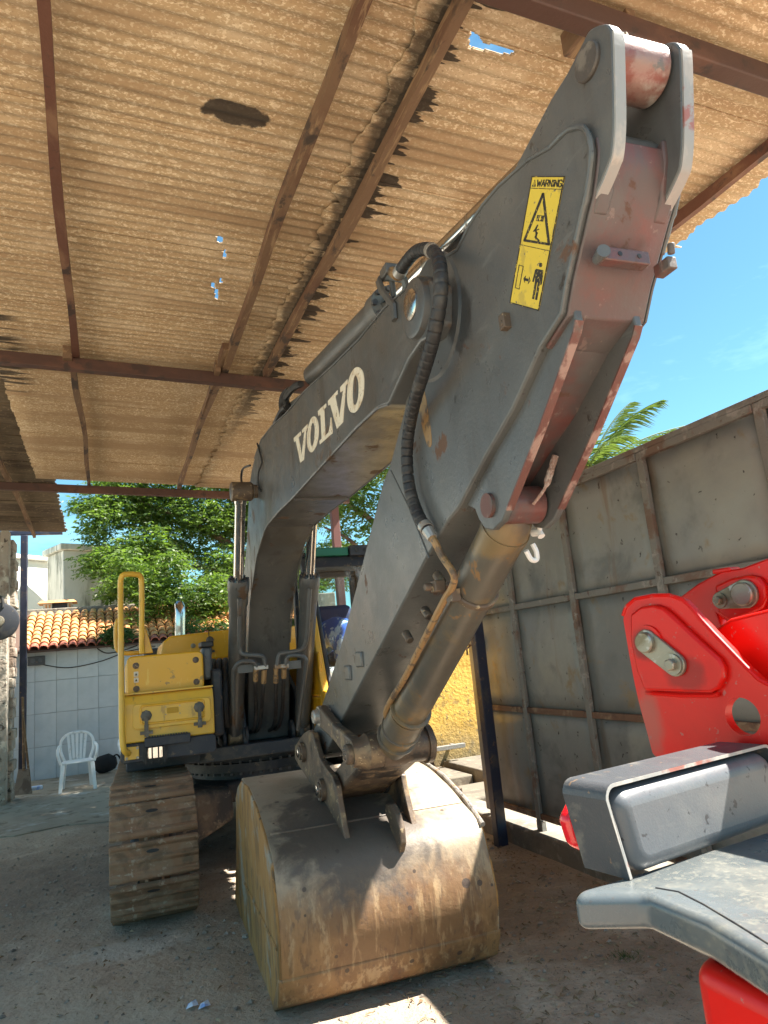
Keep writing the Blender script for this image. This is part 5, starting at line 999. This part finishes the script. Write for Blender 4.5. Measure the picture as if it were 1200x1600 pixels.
b = MB(); b.prism(rr_(u0+W_*.10, u1-W_*.04, z0+H_*.27, z1-H_*.20, .03), TV-.020, TV+.02, 'v'); part(b, 'box_door', 'yellow_light', tbx, bevel=.006, seg=3)
b = MB(); pl_ = rr_(u0+W_*.19, u1-W_*.12, z0+H_*.37, z1-H_*.25, .02); b.tube([(p[0], TV-.020, p[1]) for p in pl_], .0085, 6, closed=True); part(b, 'door_rib', 'yellow', tbx)
b = MB(); b.box(u0-.0, u1, TV+.02, TV+.10, z1+.002, z1+.012); part(b, 'lid_edge', 'yellow_light', tbx)
cx, cz = u0+W_*.535, z0+H_*.60
b = MB(); b.prism(rr_(cx-.055,cx+.055,cz-.032,cz+.032,.006,2), TV-.024, TV-.018, 'v'); part(b, 'handle_plate', 'yellow_light', tbx); b = MB(); b.prism(rr_(cx-.04,cx+.04,cz-.02,cz+.02,.008,3), TV-.027, TV-.022, 'v'); hd = part(b, 'door_handle', 'yellow_dark', tbx)
b = MB()
for sx in (-.048,.048):
    for sz in (-.026,.026): b.cyl((cx+sx,TV-.028,cz+sz),(cx+sx,TV-.022,cz+sz),.004,8)
part(b, 'rivet', 'bare_steel', tbx)
def latch(lu, lz, flip, par, vv):
    b = MB(); b.turn((lu,vv-.022,lz),(lu,vv,lz),[(.010,.016),(.010,.030),(.014,.038),(.022,.040)], 8); b.box(lu-.011,lu+.011,vv-.020,vv-.008,lz-.10,lz-.01); part(b, 'latch', 'latch_metal', par)
    b = MB(); b.box(lu-.042,lu+.042,vv-.016,vv+.004,lz-.125,lz-.103); b.box(lu-.014,lu+.014,vv-.024,vv,lz-.14,lz-.085 if not flip else lz-.06); part(b, 'latch_hook', 'latch_metal', par)
latch(u0+W_*.245, z0+H_*.54, True, tbx, TV-.020); latch(u1-W_*.17, z0+H_*.60, False, tbx, TV-.020)
# dark base with step recess, work lamp
bs0 = thing('base_skirt', (0,0,0), None, None); bs0.parent = ex
zb = [(-0.035,0.923),(0.583,0.905)]
zlo = (zb[0][1]+zb[1][1])/2
b = MB(); b.prism(rr_(u0-.02, u1+.005, zlo, z0-.002, .03), TV-.012, TV+1.0, 'v'); part(b, 'skirt_body', 'dark_frame', bs0, bevel=.008)
b = MB(); b.box(u0+W_*.22, u0+W_*.72, TV-.05, TV-.005, z0-.035, z0+H_*.085); part(b, 'step_tread', 'dark_frame', bs0, bevel=.006)
b = MB(); n_ = 16
for k in range(n_): uu = u0+W_*(.24+.46*k/n_); b.box(uu, uu+W_*.016, TV-.048, TV-.01, z0+H_*.085, z0+H_*.11)
part(b, 'step_teeth', 'dark_frame', bs0)
lc = (u0+W_*.335, (zlo+z0)/2-.01)
b = MB(); b.prism(rr_(lc[0]-.085,lc[0]+.085,lc[1]-.06,lc[1]+.05,.01), TV-.020, TV-.010, 'v'); part(b, 'lamp_recess', 'black_rubber', bs0)
b = MB(); b.prism(rr_(lc[0]-.052,lc[0]+.052,lc[1]-.042,lc[1]+.04,.012), TV-.034, TV-.018, 'v'); part(b, 'work_lamp', 'chrome', bs0, bevel=.006)
b = MB()
for du in (-.062,-.022,.02,.06): b.tube([(lc[0]+du,TV-.04,lc[1]-.07),(lc[0]+du,TV-.046,lc[1]),(lc[0]+du,TV-.04,lc[1]+.055)], .005, 6)
part(b, 'lamp_guard', 'black_rubber', bs0)
fq = (u0+W_*.09, (zlo+z0)/2+.005)
b = MB(); b.box(fq[0]-.05,fq[0]+.045,TV-.024,TV-.010,fq[1]-.045,fq[1]+.04); fl = part(b, 'rail_flange', 'yellow_light', bevel=.004)
for du in (-.038,.034):
    for dz in (-.034,.03): b = MB(); b.cyl((fq[0]+du,TV-.034,fq[1]+dz),(fq[0]+du,TV-.02,fq[1]+dz),.010,6); part(b, 'flange_bolt', 'zinc', fl)
# storage box above and behind
q2 = [(-0.023,1.378),(0.526,1.391),(0.531,1.645),(0.021,1.642)]
b = MB(); vs = rr_(q2[0][0]+.01, q2[2][0], z1-.02, (q2[2][1]+q2[3][1])/2, .045); b.prism(vs, 5.56, 6.9, 'v'); sbx = part(b, 'storage_box', 'yellow', bevel=.012, seg=3)
for (du, dz) in ((.075,-.07),(.075,-.235),(-.055,-.065),(-.055,-.225)):
    uu = (q2[0][0] if du > 0 else q2[2][0])+du; zz = (q2[2][1]+q2[3][1])/2+dz
    b = MB(); b.turn((uu,5.552,zz),(uu,5.562,zz),[(0,.014),(.003,.022),(.010,.024)], 14); part(b, 'box_bolt', 'worn_brown', sbx)
uu = q2[0][0]+.075; zz = (q2[2][1]+q2[3][1])/2-.15
for dz in (.02, -.022): 
    b = MB(); b.prism(rr_(uu-.016,uu+.016,zz+dz-.018,zz+dz+.018,.004,2), 5.5575, 5.561, 'v'); part(b, 'small_label', 'letter_cream', sbx)
    b = MB(); b.prism([(uu-.009,zz+dz-.009),(uu+.009,zz+dz-.009),(uu,zz+dz+.010)], 5.5565, 5.5576, 'v'); part(b, 'label_mark', 'sticker_black', sbx)
b = MB(); b.box(q2[2][0]+.012,q2[2][0]+.085,5.75,5.95,z1+.05,z1+.30); part(b, 'filter_can', 'lamp_body', bevel=.02); b = MB(); b.box(q2[2][0]+.005,q2[2][0]+.1,5.73,5.97,z1+.30,z1+.345); part(b, 'filter_cap', 'black_rubber', bevel=.01)
b = MB(); b.box(u1+.02,u1+.10,5.7,6.6,1.0,1.5); part(b, 'side_plate', 'dark_frame', bevel=.02)
for k in range(3):
    b = MB(); du = u1+.05+k*.05; b.tube(fine([(du,5.9,1.05),(du-.02,5.8,1.2),(du-.01,5.85,1.42),(du+.03,6.1,1.56),(du+.1,6.5,1.5)], 6), .024, 10); part(b, 'hydraulic_hose', 'black_rubber')
# body behind
b = MB(); b.box(u0+.01, UC-.42, 6.95, 8.7, 1.0, 1.62); part(b, 'side_body', 'yellow', bevel=.03)
hd_ = [(0.315,1.812),(0.378,1.864),(0.969,1.870),(1.266,1.861),(1.255,1.663),(0.300,1.718)]
b = MB(); b.prism([(hd_[5][0]-.01,1.6),(hd_[0][0],hd_[0][1]-.05),(hd_[0][0]+.02,hd_[0][1]),(hd_[1][0]+.02,hd_[1][1]),(UC+.1,hd_[1][1]+.03),(UC+.1,1.6)], 7.5, 8.9, 'v'); hood = part(b, 'engine_hood', 'yellow', bevel=.02, seg=3)
b = MB(); b.box(hd_[1][0]+.40,hd_[1][0]+.406,7.494,7.51,1.68,hd_[1][1]+.01); part(b, 'hood_seam', 'black_rubber', hood)
lt = [(0.789,1.792)][0]; latch(lt[0], lt[1], False, hood, 7.49)
b = MB(); lk = [(0.622,1.748)][0]; b.turn((lk[0],7.485,lk[1]),(lk[0],7.51,lk[1]),[(0,.015),(.004,.024),(.02,.026)], 14); part(b, 'hood_lock', 'zinc', hood)
b = MB(); b.prism([(UC-.95,8.72),(UC+1.1,8.72),(UC+1.1,8.8),(UC+.7,9.2),(UC-.6,9.2),(UC-.95,8.8)], 1.0, 1.8, 'z'); part(b, 'counterweight', 'dark_frame', bevel=.05)
ep_ = [(0.523,1.901),(0.532,2.200)]
b = MB(); b.tube(fine([(ep_[0][0],7.9,ep_[0][1]-.25),(ep_[0][0],7.9,ep_[0][1]),(ep_[1][0],7.9,ep_[1][1]-.10),(ep_[1][0]+.002,7.92,ep_[1][1]-.03),(ep_[1][0]+.002,7.98,ep_[1][1]+.015)], 6), .052, 20); part(b, 'exhaust_pipe', 'chrome')
# handrails
b = MB(); h = fine([(-0.009,5.380,0.982),(-0.037,5.340,1.015),(-0.048,5.340,1.109),(-0.048,5.360,1.320),(-0.046,5.420,1.761),(-0.043,5.500,2.135),(-0.039,5.500,2.206),(-0.017,5.500,2.238),(0.046,5.520,2.242),(0.091,5.540,2.233),(0.104,5.560,2.192),(0.103,5.560,2.038),(0.097,5.580,1.757),(0.097,5.600,1.664)], 5); b.tube(h, .0205, 12); part(b, 'handrail', 'yellow_light')
b = MB(); h = fine([(0.109,5.750,1.673),(-0.000,5.750,1.673),(-0.059,5.750,1.692),(-0.081,5.750,1.732),(-0.084,5.750,1.851),(-0.074,5.750,1.913),(-0.051,5.750,1.931)], 5); b.tube(h, .017, 10); part(b, 'handrail', 'yellow')
b = MB(); c = [(0.116,5.620,1.687)][0]; b.hexa([(c[0]-.03,5.6,c[2]-.03),(c[0]+.06,5.6,c[2]-.03),(c[0]+.06,5.68,c[2]-.03),(c[0]-.03,5.68,c[2]-.03)], [(c[0]-.02,5.61,c[2]+.17),(c[0]+.01,5.61,c[2]+.17),(c[0]+.01,5.66,c[2]+.17),(c[0]-.02,5.66,c[2]+.17)]); part(b, 'rail_foot', 'yellow', bevel=.006)
# ---------------------------------------------------------------- cab
cab = thing('cab', (0,0,0), None, None); cab.parent = ex
CL, CR = 1.462, 2.40
V0, V1, ZT = 5.62, 6.12, 2.405       # windshield foot and head
def cabline(z): return V0+(V1-V0)*max(0, (z-1.25))/(ZT-1.25)
b = MB(); b.prism([(V0,1.0),(V0-.02,1.25),(V0+.1,1.25),(V0+.1,1.0)], CL, CR, 'u'); b.box(CL, CR, V0+.11, 7.35, .88, 1.2); b.box(CL, CL+.03, V0+.11, 7.35, 1.201, 1.56); b.box(CR-.03, CR, V0+.11, 7.35, 1.201, 1.56); part(b, 'cab_base', 'yellow', cab, bevel=.02)
def pillar(ua, ub, mat, nm, dv=.09, off=0, zt=ZT, z0=1.1):
    b = MB(); b.hexa([(ua,cabline(z0)+off,z0),(ub,cabline(z0)+off,z0),(ub,cabline(z0)+off+dv,z0),(ua,cabline(z0)+off+dv,z0)], [(ua,cabline(zt)+off,zt),(ub,cabline(zt)+off,zt),(ub,cabline(zt)+off+dv,zt),(ua,cabline(zt)+off+dv,zt)]); return part(b, nm, mat, cab, bevel=.012)
pillar(CL, CL+.058, 'yellow_light', 'pillar', zt=2.15); pillar(CL+.060, CL+.095, 'dark_frame', 'window_frame', off=-.004)
pillar(CL, CL+.058, 'dark_frame', 'pillar', z0=2.152)
pillar(CR-.08, CR, 'yellow', 'pillar')
b = MB(); b.hexa([(CL+.11,cabline(2.3)-.004,2.3),(CR-.08,cabline(2.3)-.004,2.3),(CR-.08,cabline(2.3)+.05,2.3),(CL+.11,cabline(2.3)+.05,2.3)], [(CL+.08,cabline(2.4)-.004,2.40),(CR-.08,cabline(2.4)-.004,2.4),(CR-.08,cabline(2.4)+.05,2.4),(CL+.08,cabline(2.4)+.05,2.4)]); part(b, 'window_head', 'dark_frame', cab, bevel=.01)
b = MB(); b.hexa([(CL-.01,V1-.02,2.408),(CR+.01,V1-.02,2.408),(CR+.01,7.4,2.408),(CL-.01,7.4,2.408)], [(CL+.03,V1+.02,2.45),(CR-.03,V1+.02,2.45),(CR-.03,7.35,2.46),(CL+.03,7.35,2.46)]); part(b, 'cab_roof', 'dark_frame', cab, bevel=.015)
gq = [(1.633,2.379),(1.923,2.397),(1.953,2.455),(1.638,2.443)]
b = MB(); b.box(CL+.05, CL+.44, V1-.045, V1+.2, 2.402, 2.478); part(b, 'green_visor', 'green', cab, bevel=.008)
b = MB(); b.box(CL+.45, CL+.70, V1-.06, V1+.1, 2.395, 2.49); lmp = part(b, 'lamp_bracket', 'dark_frame', cab, bevel=.008)
b = MB()
for du in (.52,.6): b.cyl((CL+du,V1-.066,2.445),(CL+du,V1-.055,2.445),.02,12)
part(b, 'bracket_hole', 'black_rubber', lmp)
b = MB(); zz0, zz1 = 1.22, 2.30; b.add([(CL+.10,cabline(zz0)+.03,zz0),(CR-.08,cabline(zz0)+.03,zz0),(CR-.08,cabline(zz1)+.03,zz1),(CL+.10,cabline(zz1)+.03,zz1)], [(0,1,2,3)]); part(b, 'windshield', 'clear_glass', cab, smooth=False)
b = MB(); b.add([(CL+.02,V0+.25,1.57),(CL+.02,7.2,1.57),(CL+.02,7.2,2.36),(CL+.02,V1+.12,2.36)], [(0,1,2,3)]); part(b, 'side_window', 'clear_glass', cab, smooth=False)
for q_ in ((CL, CL+.06, 7.22, 7.35), (CR-.06, CR, 7.22, 7.35), (CL, CL+.06, 6.45, 6.53)): b = MB(); b.box(*q_, 1.562, 2.405); part(b, 'pillar', 'dark_frame', cab, bevel=.01)
b = MB(); rw_ = [(CL+.12,1.75),(CR-.12,1.75),(CR-.12,2.36),(CL+.12,2.36)]
b.box(CL+.06,CR-.06,7.28,7.33,1.55,1.75); b.box(CL+.06,CR-.06,7.28,7.33,2.345,2.405); b.box(CL+.06,CL+.13,7.28,7.33,1.75,2.345); b.box(CR-.13,CR-.06,7.28,7.33,1.75,2.345); part(b, 'rear_frame', 'dark_frame', cab, bevel=.01)
b = MB(); b.box(CL+.13,CR-.13,7.30,7.31,1.75,2.345); part(b, 'rear_window', 'clear_glass', cab, smooth=False)
st = thing('seat', (0,0,0), None, None); st.parent = cab
b = MB(); b.box(CL+.22,CL+.72,6.35,6.85,1.42,1.56); part(b, 'seat_cushion', 'blue_seat', st, bevel=.05, seg=3)
b = MB(); b.hexa([(CL+.22,6.78,1.5),(CL+.72,6.78,1.5),(CL+.72,6.9,1.5),(CL+.22,6.9,1.5)], [(CL+.25,6.92,2.02),(CL+.69,6.92,2.02),(CL+.69,7.02,2.02),(CL+.25,7.02,2.02)]); part(b, 'seat_back', 'blue_seat', st, bevel=.05, seg=3)
b = MB(); b.tube(fine([(CL+.20,6.45,1.5),(CL+.28,6.3,1.72),(CL+.36,6.12,1.66),(CL+.38,6.02,1.45),(CL+.34,5.95,1.28)], 3), [.05,.07,.10,.13,.14,.15,.15,.14,.15,.13,.12,.09,.05], 12); part(b, 'blue_cloth', 'blue_cloth', st, label='crumpled blue and white cloth on the cab seat')
b = MB(); b.box(CL+.05,CL+.95,V0+.13,V0+.22,1.2,1.42); part(b, 'console', 'white_paint', cab, bevel=.03)
# ================================================================ red loader at the right edge (own frame, turned 10 degrees)
RY = math.radians(10)
def RW(p): return (p[0]*math.cos(RY)-p[1]*math.sin(RY), p[0]*math.sin(RY)+p[1]*math.cos(RY), p[2])
RO = (1.75, 1.0, 0)
rl = thing('red_loader', RW(RO), 'bright red loader at the right edge with grey fender and lamp guard', 'loader', RY)
def rpart(b, name, mat, parent=None, bevel=0, label=None, **k):
    o = b.build(name, M[mat], parent or rl, bevel=bevel, off=RO, **k)
    if label: o['label'] = label
    return o
XA = 1.72
br1 = thing('loader_bracket', (0,0,0), None, None); br1.parent = rl
pa = [(1.453,1.545),(1.436,1.570),(1.399,1.589),(1.335,1.592),(1.280,1.586),(1.241,1.569),(1.218,1.544),(1.196,1.511),(1.165,1.471),(1.094,1.383),(1.066,1.351),(1.022,1.326),(0.960,1.293),(0.990,1.147),(1.271,1.091),(1.421,1.137),(1.432,1.216),(1.442,1.278),(1.449,1.360),(1.452,1.454)]
holec = [(1.127,1.260),(1.117,1.309),(1.083,1.258)]
hr = (math.hypot(holec[1][0]-holec[0][0], holec[1][1]-holec[0][1])+math.hypot(holec[2][0]-holec[0][0], holec[2][1]-holec[0][1]))/2
def plate_hole(poly, c, r, u0, u1, name, mat, parent, bevel=.004):
    """plate with one round hole: boundary joined to the hole ring by angle"""
    n = 72; ring = []; outer = []
    for k in range(n):
        a = 2*math.pi*k/n; d = Vector((math.cos(a), math.sin(a))); ring.append((c[0]+d.x*r, c[1]+d.y*r)); best = None
        for i in range(len(poly)):
            p = Vector(poly[i]); q = Vector(poly[i-1]); e = q-p; den = d.x*e.y-d.y*e.x
            if abs(den) < 1e-9: continue
            w = p-Vector(c); t = (w.x*e.y-w.y*e.x)/den; s = (w.x*d.y-w.y*d.x)/den
            if t > 0 and -1e-6 <= s <= 1+1e-6 and (best is None or t < best): best = t
        outer.append((c[0]+d.x*best, c[1]+d.y*best))
    vs = [(u0,*p) for p in outer]+[(u0,*p) for p in ring]+[(u1,*p) for p in outer]+[(u1,*p) for p in ring]; fs = []
    for k in range(n):
        j = (k+1) % n; fs += [(k,j,n+j,n+k), (2*n+k,3*n+k,3*n+j,2*n+j), (k,2*n+k,2*n+j,j), (n+k,n+j,3*n+j,3*n+k)]
    b = MB(); b.add(vs, fs); return rpart(b, name, mat, parent, ang=25)
plate_hole(pa, holec[0], hr, XA, XA+.03, 'bracket_plate', 'red', br1)
b = MB(); b.tube([(XA+.002, p[0], p[1]) for p in pa[:13]], .006, 8); rpart(b, 'plate_edge', 'red', br1)
pad = [(1.410,1.545),(1.369,1.564),(1.324,1.565),(1.292,1.552),(1.268,1.529),(1.218,1.476),(1.173,1.430),(1.149,1.406),(1.141,1.383),(1.146,1.357),(1.167,1.331),(1.192,1.320),(1.403,1.326),(1.419,1.380),(1.424,1.472)]
b = MB(); b.prism(pad, 1.70, XA+.002, 'u'); rpart(b, 'boss_pad', 'red', br1, bevel=.008, seg=3)
wq = [(1.402,1.324),(1.288,1.317),(1.191,1.317),(1.175,1.322)]
b = MB(); b.tube([(1.708, p[0], p[1]-.004) for p in wq], .006, 6); rpart(b, 'weld_bead', 'red', br1)
def keeper(A, Bp, ra, rb, uu, par):
    d = (Vector(Bp)-Vector(A)).normalized(); n = Vector((-d.y, d.x)); pts = []; a0 = math.atan2(n.y, n.x)
    for k in range(11): a = a0+math.pi*k/10; pts.append((A[0]+ra*math.cos(a), A[1]+ra*math.sin(a)))
    for k in range(11): a = a0+math.pi+math.pi*k/10; pts.append((Bp[0]+rb*math.cos(a), Bp[1]+rb*math.sin(a)))
    b = MB(); b.prism(pts, uu-.012, uu, 'u'); kp = rpart(b, 'keeper_plate', 'zinc', par, bevel=.002)
    b = MB(); b.turn((uu-.026,*A),(uu-.012,*A),[(0,ra*.5),(.0,ra*.72),(.003,ra*.82),(.014,ra*.82)], 24); rpart(b, 'pin_end', 'zinc', kp)
    b = MB(); b.turn((uu-.018,*Bp),(uu-.012,*Bp),[(0,rb*.6),(.0,rb*.85),(.006,rb*.85)], 24); rpart(b, 'washer', 'zinc', kp)
    b = MB(); b.turn((uu-.034,*Bp),(uu-.018,*Bp),[(0,rb*.4),(.003,rb*.5),(.016,rb*.5)], 6); rpart(b, 'bolt_head', 'zinc', kp)
    return kp
ka = [(1.359,1.462),(1.280,1.398)]
sc1 = abs([(1.280,1.398),(1.275,1.426)][1][1]-[(1.280,1.398)][0][1])
keeper(ka[0], ka[1], sc1*1.28, sc1*1.18, 1.70, br1)
b = MB(); b.turn((1.694,*ka[0]),(1.702,*ka[0]),[(0,sc1*1.7),(.008,sc1*1.75)], 28); rpart(b, 'pin_boss', 'red', br1)
oil(rd_, (.10,.008,.006), (1.7-RO[0], ka[0][0]-RO[1]+.01, ka[0][1]), (.1,.06,.055), 1.35, 1.75, .7)
oil(rd_, (.16,.012,.01), (1.7-RO[0], ka[1][0]-RO[1]-.02, ka[1][1]-.03), (.1,.07,.05), 1.4, 1.9, .6)
oil(rd_, (.30,.12,.09), (1.7-RO[0], ka[0][0]-RO[1]+.06, ka[0][1]-.22), (.1,.05,.12), 1.2, 1.9, .6)
# second bracket farther right
XB = 2.0
br2 = thing('loader_arm', (0,0,0), None, None); br2.parent = rl
pb_ = [(1.478,1.578),(1.379,1.624),(1.313,1.645),(1.290,1.651),(1.223,1.651),(1.141,1.667),(0.991,1.702),(1.033,1.495),(1.182,1.515),(1.275,1.499),(1.304,1.497),(1.329,1.519),(1.310,1.425),(1.377,1.468)]
b = MB(); b.prism(pb_, XB, XB+.04, 'u'); rpart(b, 'arm_plate', 'red', br2, bevel=.006)
pd2 = [(1.311,1.609),(1.257,1.624),(1.200,1.627),(1.167,1.615),(1.153,1.589),(1.157,1.553),(1.177,1.528),(1.219,1.514),(1.286,1.501),(1.315,1.526)]
b = MB(); b.prism(pd2, 1.98, XB+.002, 'u'); rpart(b, 'boss_pad', 'red', br2, bevel=.008, seg=3)
kb = [(1.216,1.573),(1.292,1.563)]
sc2 = abs([(1.292,1.563),(1.287,1.589)][1][1]-[(1.292,1.563)][0][1])
keeper(kb[0], kb[1], sc2*1.6, sc2*1.0, 1.98, br2)
tb_ = [(1.290,1.649)][0]
b = MB(); b.box(XB-.005, XB+.05, tb_[0]-.03, tb_[0]+.03, tb_[1]-.004, tb_[1]+.010); rpart(b, 'stop_tab', 'red', br2, bevel=.004)
ci = [(1.229,1.476),(1.165,1.506),(0.986,1.530),(1.051,1.213),(1.148,1.317)]
b = MB(); b.prism(ci, 1.80, 1.96, 'u'); rpart(b, 'cross_box', 'red', br2, bevel=.01)
b = MB(); p0 = [(1.083,1.430)][0]; b.cyl((1.76, p0[0]-.25, p0[1]), (1.96, p0[0]-.25, p0[1]), .05, 20); rpart(b, 'cross_tube', 'red', br2)
b = MB(); b.prism([(.985,1.50),(.985,1.72),(.9,1.78),(-1.2,2.05),(-1.2,1.72),(.9,1.46)], 1.86, 2.04, 'u'); rpart(b, 'shade_arm_stub', 'red', br2, bevel=.02)  # out-of-view stub of arm, added to throw shade on the lamp
# fender plate with bull-nosed edge
ZF = 1.02; FT = .066
fp_ = [(1.017,1.081),(1.053,1.095),(1.093,1.089),(1.229,1.078),(1.406,1.068),(1.628,1.055),(1.969,1.036)]
fq_ = [(0.981,0.551),(1.018,0.696),(1.078,0.841),(1.110,0.990)]
pts = fp_ + fq_
b = MB(); b.prism(pts, ZF-FT, ZF, 'z'); fd = rpart(b, 'fender', 'fender', bevel=.029, seg=6, ang=60)
se = [(1.148,0.992),(1.158,0.949),(1.134,0.880),(1.096,0.795),(1.061,0.721),(1.012,0.605)]
b = MB(); b.tube([(p[0], p[1], ZF+.0) for p in se], .0022, 6); rpart(b, 'panel_seam', 'black_rubber', fd)
# lamp guard strap
gu, gv0, gv1, GH, GLn = 1.15, 1.054, 1.172, .182, .55
def strap():
    r = .028; th = .007; path = [(0, 0), (-.035, GH-r)]
    for k in range(6): a = math.pi-math.pi/2*k/5; path.append((-.035+r+r*math.cos(a), GH-r+r*math.sin(a)))
    for k in range(6): a = math.pi/2-math.pi/2*k/5; path.append((GLn-r+r*math.cos(a), GH-r+r*math.sin(a)))
    path.append((GLn+.005, 0)); return path, th
pth, th = strap()
def offp(path, d):
    out = []
    for i, p in enumerate(path):
        a = Vector(path[max(0, i-1)]); c = Vector(path[min(len(path)-1, i+1)]); t = (c-a).normalized(); n = Vector((t.y, -t.x)); out.append((p[0]+n.x*d, p[1]+n.y*d))
    return out
pin_ = offp(pth, th)
b = MB(); outl = [(gu+p[0], ZF+.001+p[1]) for p in pth] + [(gu+p[0], ZF+.001+p[1]) for p in pin_[::-1]]
b.prism(outl, gv0, gv1, 'v'); gd = rpart(b, 'lamp_guard', 'guard', bevel=.0015, ang=30)
b = MB(); b.prism(outl, gv0-.0012, gv0+.0012, 'v'); rpart(b, 'worn_lit_edge', 'edge_lit', gd, label='strap edge with its lit brightness painted on')  # pale strip paints the light caught by the near strap edge
lm = thing('tail_lamp', (0,0,0), None, None); lm.parent = rl
hq = [(p[0]-.034*(p[1]/GH)*(1-p[0]/GLn), p[1]) for p in rr_(.012, GLn-.014, .003, GH-.013, .045, 6)]
b = MB(); b.prism([(gu+p[0], ZF+p[1]) for p in hq], gv0-.012, gv1+.01, 'v'); rpart(b, 'lamp_housing', 'lamp_body', lm, bevel=.035, seg=6, ang=60)
b = MB(); b.prism([(gu+p[0], ZF+p[1]) for p in ((-.004,.04),(.03,.02),(GLn-.03,.014),(GLn-.02,GH-.04),(.02,GH-.05),(-.018,GH-.085))], gv1+.0115, gv1+.05, 'v'); rpart(b, 'red_lens', 'red_lens', lm, bevel=.015, seg=4)
# red body under the fender
bd_ = [(1.077,0.882),(1.054,0.733),(1.036,0.608),(1.538,0.847),(1.436,0.957)]
b = MB(); b.prism(bd_, .12, .945, 'z'); rpart(b, 'body_panel', 'red', bevel=.03, seg=4)
